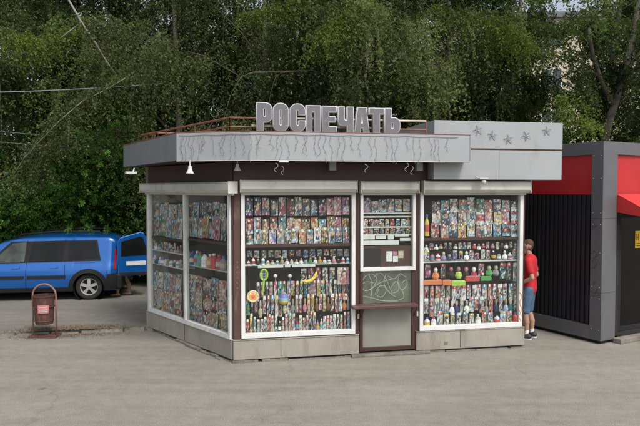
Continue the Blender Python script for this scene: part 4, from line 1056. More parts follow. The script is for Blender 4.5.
for s in (1,-1):
    patch([(.015,.72),(.06,.72),(.055,1.2),(.01,1.2)],.012,M['lampred'],'tail_lamp',car,2,6,sides=(s,))
    patch([(3.95,.66),(4.2,.66),(4.1,.84),(3.9,.86)],.006,M['tintpale'],'headlight',car,4,3,sides=(s,))
    g=MB(); g.tube([(.35,s*.60,1.565),(.42,s*.61,1.625),(1.4,s*.62,1.635),(2.2,s*.60,1.575),(2.32,s*.59,1.50)],.018,8); build(g,'roof_rail',M['cladding'],car,smooth=True)
    g=MB(); g.box((2.83,s*.88,.98),(.12,.16,.13)); build(g,'wing_mirror',M['cladding'],car,bevel=.03)
    for x in (1.35,2.2):
        patch([(x-.01,.78),(x+.17,.78),(x+.17,.83),(x-.01,.83)],.02,M['blue'],'door_handle',car,3,2,sides=(s,))
def wheel(wx,s):
    c=Vector((wx,s*.70,.315)); t=thing('wheel',(0,0,0),None,None)
    g=MB(); prof=[(.20,-.09),(.275,-.095),(.305,-.08),(.315,-.05),(.315,.05),(.305,.08),(.275,.095),(.205,.09),(.2,.06)]
    g.lathe(c,prof,32,axis='y'); w=build(g,'wheel',M['rubber'],car,smooth=True)
    bpy.data.objects.remove(t)
    g=MB(); e=s*.075
    g.lathe(c,[(.205,s*.085),(.19,s*.082),(.182,s*.03)],32,axis='y')
    for k in range(5):
        a=2*PI*k/5+.3
        d=Vector((math.cos(a),0,math.sin(a))); n=Vector((-math.sin(a),0,math.cos(a))); y=Vector((0,s,0))
        i0=c+d*.03; i1=c+d*.19
        P=[i0-n*.032+y*.045,i1-n*.045+y*.05,i1+n*.045+y*.05,i0+n*.032+y*.045]; T=[i0-n*.03+y*.082,i1-n*.030+y*.075,i1+n*.030+y*.075,i0+n*.03+y*.082]
        g.hexa(P+T)
    g.lathe(c,[(.001,s*.09),(.045,s*.088),(.055,s*.07),(.055,s*.04)],16,axis='y')
    build(g,'rim',M['alloy'],w)
    g=MB(); g.lathe(c,[(.001,s*.02),(.185,s*.02)],24,axis='y'); build(g,'brake_disc',M['cladding'],w)
for wx in (WX,FXW):
    for s in (1,-1): wheel(wx,s)
# open rear door: hinged at the near rear corner, swung out behind the car
hx,hy=-.02,.74; da=math.radians(196)
dd=Vector((math.cos(da),math.sin(da)*1.0,0)); dn=Vector((-dd.y,dd.x,0))
if dn.y<0: dn=-dn
def dp(u,z,o): 
    lean=-.0
    q=Vector((hx,hy,0))+dd*u+dn*o; return (q.x,q.y,z)
outline=[(.0,.54),(.74,.56),(.78,.62),(.78,1.0),(.73,1.35),(.62,1.58),(.54,1.61),(.06,1.48),(.0,1.38)]
def slab(name,ol,o0,o1,m,parent,bev=.01):
    g=MB(); n=len(ol); g.add([dp(u,z,o0) for u,z in ol]+[dp(u,z,o1) for u,z in ol],[tuple(range(n-1,-1,-1)),tuple(range(n,2*n))]+[(i,(i+1)%n,n+(i+1)%n,n+i) for i in range(n)])
    return build(g,name,m,parent,bevel=bev)
rdr=slab('rear_door',outline,-.03,.03,M['blue'],car,.015)
slab('door_glass',[(.08,1.02),(.70,1.04),(.67,1.25),(.59,1.48),(.52,1.50),(.09,1.38)],.031,.036,M['tint'],rdr,.003)
slab('number_plate',[(.20,.80),(.66,.80),(.66,.90),(.20,.90)],.031,.04,M['plate'],rdr,.002)
slab('door_trim',[(.02,.57),(.7,.57),(.7,.64),(.02,.64)],.031,.045,M['cladding'],rdr,.005)
g=MB(); g.box((-.03,-.4,1.0),(.05,.72,.95)); build(g,'rear_door',M['blue'],car,bevel=.01)

# ------------------------------------------------------------------ people
def remesh(o,v=.008,sm=3):
    r=o.modifiers.new('r','REMESH'); r.mode='VOXEL'; r.voxel_size=v; r.use_smooth_shade=True
    s=o.modifiers.new('s','SMOOTH'); s.iterations=sm; s.factor=.5
def hand(g,w,dirv,side,up,curl=.5,s=1.0):
    dirv=Vector(dirv).normalized(); side=Vector(side).normalized(); up=Vector(up).normalized()
    pc_=w+dirv*.045*s; 
    for k in (-1,0,1): g.capsule(w+side*.014*k*s,w+dirv*.085*s+side*.024*k*s,.017*s,.013*s,8)
    for k,(off,ln) in enumerate(((-.032,.062),(-.011,.075),(.011,.07),(.031,.055))):
        b=w+dirv*.09*s+side*off*s; m=b+(dirv*math.cos(curl*.6)-up*math.sin(curl*.6))*ln*.5*s; e=m+(dirv*math.cos(curl*1.5)-up*math.sin(curl*1.5))*ln*.5*s
        g.capsule(b,m,.0095*s,.0088*s,8); g.capsule(m,e,.0088*s,.0075*s,8)
    b=w+dirv*.03*s-side*.03*s; m=b+(dirv*.6-side*.8).normalized()*.035*s; e=m+(dirv*.9-side*.3-up*.3).normalized()*.03*s
    g.capsule(b,m,.012*s,.0105*s,8); g.capsule(m,e,.0105*s,.009*s,8)
def head(g,c,fwd,up=Vector((0,0,1))):
    fwd=fwd.normalized(); rt=fwd.cross(up).normalized(); c=Vector(c)
    g.capsule(c+up*.035-fwd*.015,c+up*.03+fwd*.012,.092,.086,16); g.capsule(c-up*.0+fwd*.02,c-up*.075+fwd*.04,.072,.05,14)
    g.capsule(c+fwd*.098+up*.0,c+fwd*.113-up*.025,.010,.016,8)      # nose
    g.capsule(c+fwd*.088-up*.058-rt*.016,c+fwd*.088-up*.058+rt*.016,.011,.011,8)   # lips
    g.capsule(c+fwd*.09+up*.022-rt*.04,c+fwd*.09+up*.022+rt*.04,.014,.014,8)      # brow
    for s in (-1,1): g.capsule(c+rt*.083*s-fwd*.012+up*.015,c+rt*.086*s-fwd*.008-up*.022,.017,.012,8)
def hairmesh(g,c,fwd,up=Vector((0,0,1))):
    fwd=fwd.normalized(); rt=fwd.cross(up).normalized(); c=Vector(c)
    g.capsule(c+up*.06-fwd*.03,c+up*.06+fwd*.02,.087,.076,16); g.capsule(c+up*.03-fwd*.05,c-up*.045-fwd*.045,.068,.05,14)
    for s in (-1,1): g.capsule(c+rt*.06*s+up*.05-fwd*.01,c+rt*.072*s+up*.01-fwd*.005,.034,.015,8)
# person by the kiosk: local frame: forward +Y
pp=ground(528.5,338.3)
per=thing('person',(pp.x,pp.y,0),'person in a red t-shirt and denim shorts standing between the two kiosks','person'); ORI[per.name]=Vector((0,0,0))
per.rotation_euler=(0,0,math.radians(62))
V=Vector
g=MB(); K=1.0
hc=V((0,.045,1.665))
head(g,hc,V((0,1,-.1)))
g.capsule(V((0,-.005,1.46)),V((0,.02,1.59)),.062,.055)
g.capsule(V((0,-.01,1.40)),V((0,0,1.12)),.13,.12,squash=(1.25,.85)); g.capsule(V((0,0,1.1)),V((0,0,.95)),.12,.135,squash=(1.2,.9))
for s in (-1,1):
    g.capsule(V((0,-.01,1.45)),V((.165*s,-.01,1.43)),.06,.062)
    sh=V((.185*s,-.01,1.42)); el=V((.245*s,-.09,1.14)); wr=V((.20*s,.12,1.02))
    g.capsule(sh,el,.052,.041); g.capsule(el,wr,.041,.028)
    hand(g,wr,V((-.25*s,1,-.15)),V((0,.1,1)) ,V((-s,0,0)),.7)
    hp=V((.09*s,0,.93)); kn_=V((.10*s,.02 if s>0 else .05,.50)); an=V((.10*s,-.04 if s>0 else .02,.09))
    g.capsule(hp,kn_,.092,.058); g.capsule(kn_,an+V((0,0,.22)),.056,.055); g.capsule(an+V((0,0,.22)),an,.052,.037)
    g.capsule(an+V((0,-.02,-.04)),an+V((.02*s,.15,-.055)),.035,.028)
bd=build(g,'body',M['skin'],per); remesh(bd)
g=MB(); hairmesh(g,hc,V((0,1,-.1))); remesh(build(g,'hair',M['hair'],per),.008,2)
eye=mat('eye',(.04,.03,.03),.2)
g=MB()
for s in (-1,1): g.capsule(hc+V((.032*s,.088,.006)),hc+V((.034*s,.088,.006)),.009,.009,8)
build(g,'eyes',eye,per)
g=MB()
g.capsule(V((0,-.01,1.405)),V((0,0,1.12)),.145,.138,squash=(1.25,.88)); g.capsule(V((0,0,1.1)),V((0,0,.92)),.138,.150,squash=(1.2,.92))
for s in (-1,1):
    g.capsule(V((0,-.01,1.455)),V((.165*s,-.01,1.435)),.062,.07); sh=V((.185*s,-.01,1.42)); el=V((.245*s,-.09,1.14)); g.capsule(sh,sh.lerp(el,.62),.07,.066)
remesh(build(g,'shirt',M['shirt'],per),.01,2)
g=MB(); g.capsule(V((0,0,.96)),V((0,0,.90)),.138,.13,squash=(1.2,.95))
for s in (-1,1):
    hp=V((.09*s,0,.90)); kn_=V((.10*s,.02 if s>0 else .05,.50)); g.capsule(hp,hp.lerp(kn_,.93),.108,.088)
remesh(build(g,'shorts',M['denim'],per),.01,2)
for s in (-1,1):
    an=V((.10*s,-.04 if s>0 else .02,.09)); g=MB()
    g.capsule(an+V((0,-.045,-.035)),an+V((.015*s,.10,-.045)),.048,.042,squash=(1,.9)); g.capsule(an+V((.015*s,.10,-.05)),an+V((.02*s,.165,-.055)),.043,.034)
    g.capsule(an+V((0,-.01,0)),an+V((0,.02,-.03)),.046,.045)
    sh_=build(g,'shoe',M['shoe'],per); remesh(sh_,.007,2)
    g=MB(); g.capsule(an+V((0,-.05,-.082)),an+V((.018*s,.16,-.082)),.040,.036,12); 
    for q in range(len(g.v)): g.v[q]=(g.v[q][0],g.v[q][1],max(.002,min(.024,g.v[q][2])))
    build(g,'sole',M['sock'],sh_)
    g=MB(); g.capsule(an+V((0,0,.01)),an+V((0,-.002,.07)),.044,.043); remesh(build(g,'sock',M['sock'],per),.008,1)

# person bent into the boot behind the open door
lp=ground(119.5,297.5,LZ)
per2=thing('person',(lp.x,lp.y+.25,LZ),'bare legged person bending into the boot behind the open car door','person'); ORI[per2.name]=Vector((0,0,0)); per2.rotation_euler=(0,0,math.radians(98))
g=MB(); hc2=V((0,.72,.98)); head(g,hc2,V((0,.6,-.8)),V((0,.8,.6)))
g.capsule(V((0,.52,1.03)),V((0,.64,1.01)),.055,.052); g.capsule(V((0,.08,.88)),V((0,.48,1.02)),.125,.13,squash=(1.2,.85))
for s in (-1,1):
    g.capsule(V((0,.47,1.03)),V((.16*s,.46,1.0)),.06,.055); el=V((.2*s,.55,.75)); wr=V((.14*s,.75,.72)); g.capsule(V((.17*s,.46,.99)),el,.05,.04); g.capsule(el,wr,.04,.028)
    hand(g,wr,V((0,1,-.1)),V((s,0,0)),V((0,0,1)),.5)
    hp=V((.085*s,.05,.84)); kn_=V((.09*s,.06-.10*s,.46)); an=V((.09*s,-.02-.12*s,.08)); g.capsule(hp,kn_,.09,.055); g.capsule(kn_,an+V((0,0,.2)),.053,.05); g.capsule(an+V((0,0,.2)),an,.048,.034); g.capsule(an+V((0,-.02,-.035)),an+V((0,.15,-.05)),.034,.026)
remesh(build(g,'body',M['skin'],per2))
g=MB(); hairmesh(g,hc2,V((0,.6,-.8)),V((0,.8,.6))); remesh(build(g,'hair',M['hair'],per2),.009,2)
g=MB(); g.capsule(V((0,.06,.88)),V((0,.48,1.02)),.138,.142,squash=(1.2,.88))
for s in (-1,1): g.capsule(V((0,.47,1.03)),V((.16*s,.46,1.0)),.065,.065)
remesh(build(g,'shirt',M['denim'],per2),.011,2)
g=MB(); g.capsule(V((0,.06,.87)),V((0,.03,.84)),.132,.13,squash=(1.2,.95))
for s in (-1,1): hp=V((.085*s,.05,.84)); kn_=V((.09*s,.06-.10*s,.46)); g.capsule(hp,hp.lerp(kn_,.7),.105,.085)
remesh(build(g,'shorts',M['shoe'],per2),.011,2)
for s in (-1,1):
    an=V((.09*s,-.02-.12*s,.08)); g=MB(); g.capsule(an+V((0,-.05,-.062)),an+V((0,.17,-.062)),.042,.038,12)
    for q in range(len(g.v)): g.v[q]=(g.v[q][0],g.v[q][1],max(.001,min(.03,g.v[q][2])))
    build(g,'sandal',M['shoe'],per2)

# ------------------------------------------------------------------ trees
def np_leafmesh(name,P,size,cols,seed,down=.5,aspect=.62):
    r=np.random.default_rng(seed); n=len(P)
    a=r.normal(size=(n,3)); a[:,2]-=down*1.6; a/=np.linalg.norm(a,axis=1)[:,None]
    b=r.normal(size=(n,3)); b-=a*(a*b).sum(1)[:,None]; b/=np.linalg.norm(b,axis=1)[:,None]
    c=np.cross(a,b)
    s=(size*r.uniform(.65,1.25,n))[:,None]; w=s*aspect*.5
    V_=np.stack([P,P+a*s*.42+b*w+c*w*.35,P+a*s,P+a*s*.42-b*w+c*w*.35],1).reshape(-1,3)
    me=bpy.data.meshes.new(name); me.vertices.add(4*n); me.vertices.foreach_set('co',V_.astype(np.float32).ravel())
    me.loops.add(4*n); me.loops.foreach_set('vertex_index',np.arange(4*n,dtype=np.int32))
    me.polygons.add(n); me.polygons.foreach_set('loop_start',np.arange(0,4*n,4,dtype=np.int32)); me.polygons.foreach_set('loop_total',np.full(n,4,dtype=np.int32))
    me.update(calc_edges=True)
    ca=me.color_attributes.new('Col','FLOAT_COLOR','CORNER'); C=np.ones((n,4,4),dtype=np.float32); C[:,:,:3]=cols[:,None,:]; ca.data.foreach_set('color',C.ravel())
    me.materials.append(M['leaf']); me.validate(); return me
def make_tree(name,seed,height,rx,ry,zlo,nclust,nstr,nleaf,leaf=.07,slen=(.5,1.3),bark='bark',hues=((.045,.075,.022),(.075,.11,.03)),lean=(0,0),out=.45,tr=.16,weep=1.0,twigfrac=.035,csize=.42):
    r=np.random.default_rng(seed); rp=random.Random(seed)
    zc=(zlo+height)/2; rz=(height-zlo)/2
    d=r.normal(size=(nclust,3)); d[:,1]-=.35; d/=np.linalg.norm(d,axis=1)[:,None]; rad=r.uniform(.25,1,nclust)**.45
    C=np.stack([d[:,0]*rx*rad,d[:,1]*ry*rad,zc+d[:,2]*rz*rad],1)
    C[:,0]+=lean[0]*(C[:,2]/height); C[:,1]+=lean[1]*(C[:,2]/height)
    bd_=C.copy(); bd_[:,2]=0; bd_/=(np.linalg.norm(bd_,axis=1)[:,None]+1e-3); bd_+=r.normal(size=bd_.shape)*.45; bd_[:,2]=r.uniform(-.15,.35,nclust)
    bl=r.uniform(1.0,2.3,(nclust,1,1)); sb=r.uniform(-.5,.5,(nclust,nstr,1))
    st=C[:,None,:]+bd_[:,None,:]*bl*sb+np.array([0,0,-1.0])*(.5*(sb+.5)**2)*bl*.45+r.normal(size=(nclust,nstr,3))*csize*.42*np.array([1,1,.6])
    hd=bd_[:,None,:]*.75+r.normal(size=(nclust,nstr,3))*.38; hd[...,2]=r.uniform(-.1,.3,hd.shape[:2])
    ln=r.uniform(slen[0],slen[1],(nclust,nstr))
    def pos(t):  # t shape (c,s,l)
        return st[:,:,None,:]+hd[:,:,None,:]*(ln[...,None]*out*(t-.35*t*t))[...,None]+np.array([0,0,-1.0])*(weep*ln[...,None]*t**1.9)[...,None]
    t=r.uniform(0,1,(nclust,nstr,nleaf)); P=pos(t)+r.normal(size=(nclust,nstr,nleaf,3))*.028
    # colour: each cluster and strand has its own tone
    h0,h1=np.array(hues[0]),np.array(hues[1]); k=np.clip(r.normal(.42,.36,(nclust,1,1))+r.normal(0,.15,(nclust,nstr,1))+r.normal(0,.18,(nclust,nstr,nleaf)),-.25,1.4)[...,None]
    cols=np.clip(h0*(1-k)+h1*k,.01,.4); pale=r.random((nclust,nstr,nleaf,1))<.02; cols=np.where(pale,cols*1.5,cols)
    crown=np_leafmesh(name+'_crown',P.reshape(-1,3),leaf,cols.reshape(-1,3),seed)
    # trunk and limbs
    g=MB(); tp=[]; n=9
    for i in range(n):
        f=i/(n-1); tp.append(Vector((lean[0]*f**1.3+.12*math.sin(f*5+seed)*f,lean[1]*f+.12*math.cos(f*4+seed)*f,-.1+height*.86*f)))
    g.tube(tp,[tr*(1-.86*(i/(n-1))) * (1.25 if i==0 else 1) for i in range(n)],10); trunk=g
    gl_=MB(); order=list(range(nclust)); rp.shuffle(order)
    for ci in order[:min(nclust,34)]:
        c=Vector(C[ci]); f=max(.12,min(.9,(c.z-rp.uniform(.8,2.0))/(height*.86))); i=f*(n-1); i0=int(i); b=tp[i0].lerp(tp[min(n-1,i0+1)],i-i0)
        m1=b.lerp(c,.35)+Vector((0,0,.25)); m2=b.lerp(c,.72)+Vector((0,0,.22)); r0_=tr*(1-.86*f)*.42
        e_=C[ci]+bd_[ci]*bl[ci,0,0]*.5; e_[2]-=.22*bl[ci,0,0]
        gl_.tube([b,m1,m2,c,Vector(e_)],[r0_,r0_*.7,r0_*.42,.014,.004],6)
    gt=MB(); mask=r.random((nclust,nstr))<twigfrac
    tt=np.linspace(0,1,5)[None,None,:]*np.ones((nclust,nstr,1)); PP=pos(tt)
    for ci,si in zip(*np.nonzero(mask)):
        pts=[Vector(C[ci])]+[Vector(q) for q in PP[ci,si]]; gt.tube(pts,[.008,.007,.006,.005,.004,.003],3,cap=False)
    def mesh(g,nm,m):
        me=bpy.data.meshes.new(nm); me.from_pydata(g.v,[],g.f); me.materials.append(m); me.polygons.foreach_set('use_smooth',[True]*len(me.polygons)); me.update(); return me
    return dict(crown=crown,trunk=mesh(trunk,'trunk',M[bark]),limbs=mesh(gl_,'limbs',M['bark']),twigs=mesh(gt,'twigs',M['bark']))
G_A=((.04,.064,.024),(.14,.18,.075)); G_B=((.038,.068,.023),(.13,.18,.06)); G_C=((.065,.09,.038),(.19,.23,.10)); G_S=((.035,.085,.02),(.09,.19,.035))
T=[make_tree('birch',1,11.5,3.0,2.6,3.2,62,40,30,.076,(.5,1.6),'bark_pale',G_A),
   make_tree('elm',2,12.0,3.3,2.8,3.0,62,40,30,.08,(.4,1.2),'bark',G_B,weep=.55,out=.8),
   make_tree('birch',3,11.0,2.8,2.6,2.8,60,42,30,.074,(.7,2.0),'bark_pale',G_C,weep=1.1),
   make_tree('elm',4,12.5,3.4,3.0,3.6,44,34,28,.082,(.4,1.3),'bark',G_A,lean=(1.0,0),weep=.6,out=.8,tr=.2),
   make_tree('shrub',5,4.2,1.9,1.6,.2,40,36,24,.085,(.3,.9),'bark',G_S,weep=.4,out=.9,tr=.05,twigfrac=.05,csize=.8),
   make_tree('bush',6,5.0,2.2,.9,.5,80,50,34,.055,(.3,.8),'bark',((.055,.14,.03),(.14,.29,.06)),weep=.25,out=1.0,tr=.06,twigfrac=.02,csize=.8)]
def plant(i,px,depth,sc,rot,name,label,cat,group,z=.08,zs=1.0):
    p=at(px,depth,z); o=bpy.data.objects.new(name,None); COL.objects.link(o); o.location=p; o.rotation_euler=(0,0,math.radians(rot)); o.scale=(sc,sc,sc*zs)
    tag(o,label,cat,group)
    for k in ('trunk','crown','limbs','twigs'):
        c=bpy.data.objects.new(k,T[i][k]); COL.objects.link(c); c.parent=o
    return o
GT_='trees behind the kiosks'
plant(2,-15,18.0,1.0,20,'birch_tree','weeping birch at the left edge behind the front of the blue car','tree',GT_)
plant(0,62,18.4,1.0,80,'birch_tree','birch behind the middle of the blue car, with hanging strands','tree',GT_)
plant(1,135,18.5,1.0,10,'leafy_tree','dark tree behind the open rear door of the blue car','tree',GT_)
plant(2,178,16.8,.95,200,'birch_tree','weeping birch rising just behind the left end of the kiosk roof','tree',GT_)
plant(0,262,17.0,1.0,140,'birch_tree','birch behind the first letters of the roof sign','tree',GT_)
plant(1,325,19.5,1.08,70,'leafy_tree','dark tree behind the middle letters of the roof sign','tree',GT_)
plant(2,365,16.0,.95,300,'birch_tree','weeping birch behind the last letters of the roof sign','tree',GT_)
plant(1,446,17.2,1.0,190,'leafy_tree','dark limbed tree behind the junction of roof rail and sign box','tree',GT_)
plant(0,520,18.5,1.0,260,'birch_tree','birch behind the wire stars of the sign box','tree',GT_)
plant(3,592,18.5,.95,5,'leafy_tree','leaning tree with pale trunk rising above the red panelled kiosk','tree',GT_)
plant(1,668,17.5,.95,110,'leafy_tree','broad tree at the right edge behind the red panelled kiosk','tree',GT_)
GB_='far trees seen through the front row'
for j,(i,px,dp_,sc,rot,lb) in enumerate(((1,20,25,1.1,33,'far tree filling the gap above the car bonnet'),(3,110,27,1.15,120,'far tree seen between the two birches above the car roof'),(0,200,26,1.15,220,'far birch seen above the left corner of the kiosk roof'),
     (3,290,27,1.2,15,'far tree seen above the second letter of the sign'),(1,390,26,1.15,290,'far tree seen above the last letter of the sign'),(3,470,28,1.0,80,'far tree seen above the left end of the sign box'),(0,668,25,1.05,170,'far birch at the right edge of the view'))):
    plant(i,px,dp_,sc,rot,'distant_tree',lb,'tree',GB_)
GS_='shrubs under the trees'
plant(5,104,17.6,1.05,0,'shrub','bright green rounded bush rising above the open rear door of the car','shrub',GS_)
for j,(px,dp_,sc,rot,lb) in enumerate(((-25,17.8,1.0,0,'shrub behind the bonnet of the blue car'),(30,18.4,.95,70,'low shrub behind the front door of the blue car'),(78,18.0,1.0,150,'shrub behind the rear window of the blue car'),(112,20.4,1.0,220,'shrub behind the bright rounded bush by the car'),
     (146,19.0,.9,300,'shrub squeezed between the open car door and the kiosk'),(175,18.5,1.0,40,'shrub hidden mostly by the left windows of the kiosk'))):
    plant(4,px,dp_,sc,rot,'shrub',lb,'shrub',GS_,zs=1.0 if j!=3 else 1.15)
for j,(px,dp_,lb) in enumerate(((-40,22,'dark shrub far left behind the car bonnet'),(60,22,'dark shrub deep behind the car roof'),(130,22,'dark shrub deep behind the open car door'),(560,19,'shrub behind the sign box end and the red kiosk'),(640,20,'shrub at the far right behind the red kiosk'))):
    plant(4,px,dp_,1.2,90*j+30,'shrub',lb,'shrub',GS_)
# long bare limbs of the birch at the left
def limb(pts,r0,r1,name,label):
    P=[at(px,d,0)+Vector((0,0,H+(190-py)/F*d)) for px,py,d in pts]; g=MB(); n=len(P); g.tube(P,[r0+(r1-r0)*i/(n-1) for i in range(n)],7)
    return P,g
bt=[o for o in COL.objects if o.get('label')=='birch behind the middle of the blue car, with hanging strands'][0]
def attach(g,name,o,m):
    me=bpy.data.meshes.new(name); bpy.context.view_layer.update(); inv=o.matrix_world.inverted()
    me.from_pydata([tuple(inv@Vector(v)) for v in g.v],[],g.f); me.materials.append(M[m]); me.polygons.foreach_set('use_smooth',[True]*len(me.polygons)); me.update()
    c=bpy.data.objects.new(name,me); COL.objects.link(c); c.parent=o
for pts,a,b in (([(66,-8,14.8),(84,24,14.5),(98,45,14.4),(108,62,14.4),(118,76,14.5)],.026,.014),([(84,24,14.6),(60,42,14.9),(40,50,14.8),(15,58,14.7)],.018,.008),
      ([(127,79,14.5),(104,92,14.2),(85,101,14.1),(62,120,13.9),(40,142,13.8),(25,158,13.8),(12,178,13.8)],.016,.006),([(70,118,14.8),(70,135,14.7),(69,150,14.7)],.02,.012)):
    _,g=limb(pts,a,b,'limb',''); attach(g,'bare_limb',bt,'bark_pale')
def droop(pts,nstr,seed,cols,ln=(.25,.8),leaf=.06,spread=.35):
    r=np.random.default_rng(seed); Q=[]
    W_=[np.array(at(px,d,0)+Vector((0,0,H+(190-py)/F*d))) for px,py,d in pts]
    for i in range(nstr):
        f=r.uniform(0,len(W_)-1.001); a=int(f); p=W_[a]*(1-f+a)+W_[a+1]*(f-a)+r.normal(size=3)*.08; L_=r.uniform(*ln); dd_=r.normal(size=2)*spread
        t=r.uniform(0,1,26); Q.append(np.stack([p[0]+dd_[0]*t,p[1]+dd_[1]*t,p[2]+.12*t-L_*t**1.7],1)+r.normal(size=(26,3))*.03)
    P=np.concatenate(Q); k=np.clip(r.normal(.5,.3,(len(P),1)),0,1.2); C_=np.clip(np.array(cols[0])*(1-k)+np.array(cols[1])*k,.01,.5)
    bpy.context.view_layer.update(); inv=np.array(bt.matrix_world.inverted()); P=P@inv[:3,:3].T+inv[:3,3]
    me=np_leafmesh('foliage',P,leaf,C_,seed); c=bpy.data.objects.new('foliage',me); COL.objects.link(c); c.parent=bt
PALE=((.05,.075,.03),(.17,.205,.09)); YG=((.08,.12,.025),(.19,.25,.06))
droop([(127,79,14.5),(104,92,14.3),(85,101,14.2),(62,120,14.0),(40,142,13.9),(12,178,13.9)],230,31,PALE)
droop([(-12,30,14.8),(20,38,14.8),(55,44,14.8),(84,26,15)],170,32,YG,(.4,1.1))
droop([(118,76,14.9),(150,80,14.8),(175,84,14.8)],90,33,PALE,(.3,.9))
droop([(60,140,14.9),(48,160,14.8),(38,178,14.8)],80,34,PALE,(.3,.7))
bt=[o for o in COL.objects if o.get('label','').startswith('weeping birch behind the last')][0]
droop([(372,4,13.6),(350,14,13.6),(332,30,13.6),(318,48,13.6)],190,35,YG,(.3,.8))
droop([(250,20,14.6),(285,8,14.6),(320,0,14.6)],120,36,YG,(.3,.8))
bt=[o for o in COL.objects if o.get('label','').startswith('birch behind the wire stars')][0]
droop([(430,10,15.2),(470,18,15.2),(505,30,15.2),(530,50,15.2)],200,37,YG,(.4,1.0))
droop([(560,118,15),(590,128,15),(560,100,15)],90,38,YG,(.2,.5))
bt=[o for o in COL.objects if o.get('label','').startswith('leaning tree')][0]
_,g=limb([(601,150,17.2),(608,120,17.2),(616,95,17.2),(622,70,17.3),(630,40,17.4),(634,10,17.5),(640,-15,17.6)],.13,.06,'','')
g2=MB(); P=[at(px,d,0)+Vector((0,0,H+(190-py)/F*d)) for px,py,d in ((601,150,17.2),(597,190,17.3),(594,260,17.4),(593,292,17.4))]; g.tube(P,[.13,.15,.18,.24],10); attach(g,'leaning_trunk',bt,'bark_dull')
for pts,a,b in (([(612,108,17.2),(598,80,17.0),(590,55,15.9),(586,30,15.8)],.08,.04),([(618,85,17.2),(628,66,17),(638,52,17)],.06,.03)):
    _,g=limb(pts,a,b,'',''); attach(g,'bare_limb',bt,'bark')

# unseen trees added around the scene so the glass mirrors something dark
for j,(i,x,y,rot) in enumerate(((1,-13,-13,0),(0,-4.5,-16,60),(3,6,-14,200),(1,14,-17,130),(0,-17,13.5,20),(1,-23,17,80))):
    o=plant(i,320,1,1.0,rot,'reflection_tree',['unseen bushy tree added across the road, left of the road view','unseen slender tree added across the road behind the viewer','unseen leaning tree added across the road','unseen broad tree added across the road, farthest right','unseen slender tree added left of the parked car, outside the picture','unseen bushy tree added farthest left beyond the parked car'][j],'tree','unseen trees added for reflections',z=0); o.location=(x,y,0)
# grass tufts under the trees
r=np.random.default_rng(4); n=26000
P=np.stack([r.uniform(-14,14,n),r.uniform(17.0,24,n),np.full(n,.09)],1)
ga=np_leafmesh('undergrowth',P,.13,np.clip(np.array([.035,.07,.018])+r.normal(0,.008,(n,3)),.01,.2),9,down=-1.5,aspect=.25)
o=bpy.data.objects.new('undergrowth',ga); COL.objects.link(o); tag(o,'low dark grass and weeds growing under the trees','grass',kind='stuff')

# ------------------------------------------------------------------ overhead wires
M['cablegrey']=mat('cable_sheath',(.26,.28,.29),.6)
def cable(p,q,sag,r,label):
    g=MB(); a=at(p[0],p[2],H+(190-p[1])/F*p[2]); b=at(q[0],q[2],H+(190-q[1])/F*q[2]); pts=[]
    for i in range(15): t=i/14; v=a.lerp(b,t); v.z-=sag*4*t*(1-t); pts.append(v)
    g.tube(pts,r,5); tag(build(g,'overhead_cable',M['kframe'] if False else (M['cablegrey'] if r>.009 else M['wire'])),label,'cable','cables strung through the trees')
cable((-200,92,13.6),(165,84,14.6),.12,.010,'pale overhead cable crossing the birch strands at the left')
cable((-200,108,13.8),(150,142,16),.1,.0065,'thin dark overhead cable running below the pale one at the left')
cable((-200,118,13.8),(120,150,15.5),.1,.0055,'lowest thin cable, just above the shrubs at the left')

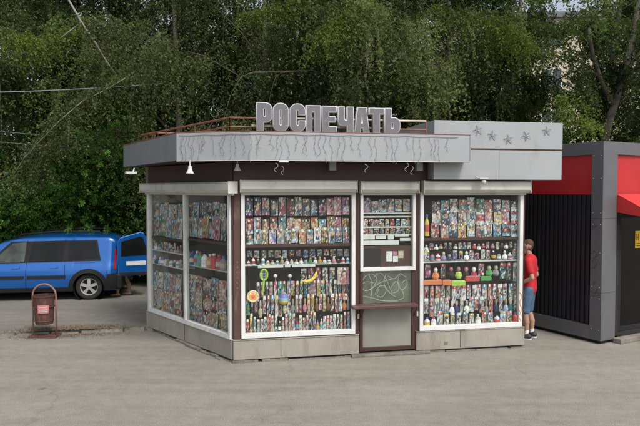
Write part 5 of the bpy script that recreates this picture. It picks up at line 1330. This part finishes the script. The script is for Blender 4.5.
# ------------------------------------------------------------------ buildings behind the trees
def building(name,cx,cy,w,d,h,floors,cols,m,label,rz=0):
    b=thing(name,(cx,cy,0),label,'building'); ORI[b.name]=Vector((0,0,0)); b.rotation_euler=(0,0,rz)
    g=MB(); g.box((0,0,h/2),(w,d,h)); build(g,'wall',m,b)
    g=MB(); g.box((0,0,h+.2),(w+.6,d+.6,.4)); build(g,'roof',M['kframe'],b)
    fh=h/floors; cw_=w/cols
    for i in range(cols):
        for j in range(floors):
            x=-w/2+cw_*(i+.5); z=fh*j+fh*.32
            g=MB(); g.box((x,-d/2-.03,z+.72),(1.5,.06,1.5)); f=build(g,'window',M['white'],b)
            g=MB()
            for s in (-1,1): g.box((x+s*.36,-d/2-.065,z+.72),(.62,.01,1.34))
            build(g,'pane',M['winglass'],f)
    return b
building('apartment_building',27,52,34,12,15.5,5,11,M['cream'],'cream apartment block glimpsed through the trees at the right',math.radians(-4))
M['ochre']=mat('ochre_render',(.62,.36,.10),.85)
building('yellow_house',-21.6,46,2.6,3,4.6,1,1,M['ochre'],'small yellow building glimpsed through the leaves above the car bonnet')

# ------------------------------------------------------------------ camera, light, world
cd=bpy.data.cameras.new('camera'); cam=bpy.data.objects.new('camera',cd); COL.objects.link(cam)
cam.location=(0,0,H); cam.rotation_euler=(PI/2-PITCH,0,0); cd.sensor_width=36; cd.lens=F/640*36; cd.clip_end=2000; cd.clip_start=.05
SC.camera=cam
Sdir=Vector((.42,-.62,.95)).normalized(); el=math.asin(Sdir.z); az=math.atan2(Sdir.x,Sdir.y)
sl=bpy.data.lights.new('sun','SUN'); sl.energy=1.6; sl.angle=math.radians(14); sl.color=(1,.965,.91)
so=bpy.data.objects.new('sun',sl); COL.objects.link(so); so.rotation_euler=Sdir.to_track_quat('Z','Y').to_euler()
w=bpy.data.worlds.new('World'); SC.world=w; w.use_nodes=True; N=w.node_tree.nodes; L=w.node_tree.links
sk=N.new('ShaderNodeTexSky'); sk.sky_type='NISHITA'; sk.sun_disc=False; sk.sun_elevation=el; sk.sun_rotation=az; sk.dust_density=4; sk.air_density=1.0; sk.ozone_density=1
hs=N.new('ShaderNodeHueSaturation'); hs.inputs['Saturation'].default_value=.45; L.new(sk.outputs[0],hs.inputs['Color']); L.new(hs.outputs[0],N['Background'].inputs[0]); N['Background'].inputs[1].default_value=.15
vs=SC.view_settings; vs.view_transform='Standard'; vs.look='None'; vs.gamma=1; vs.use_curve_mapping=False; vs.exposure=.3
SC.cycles.max_bounces=5; SC.cycles.transparent_max_bounces=12
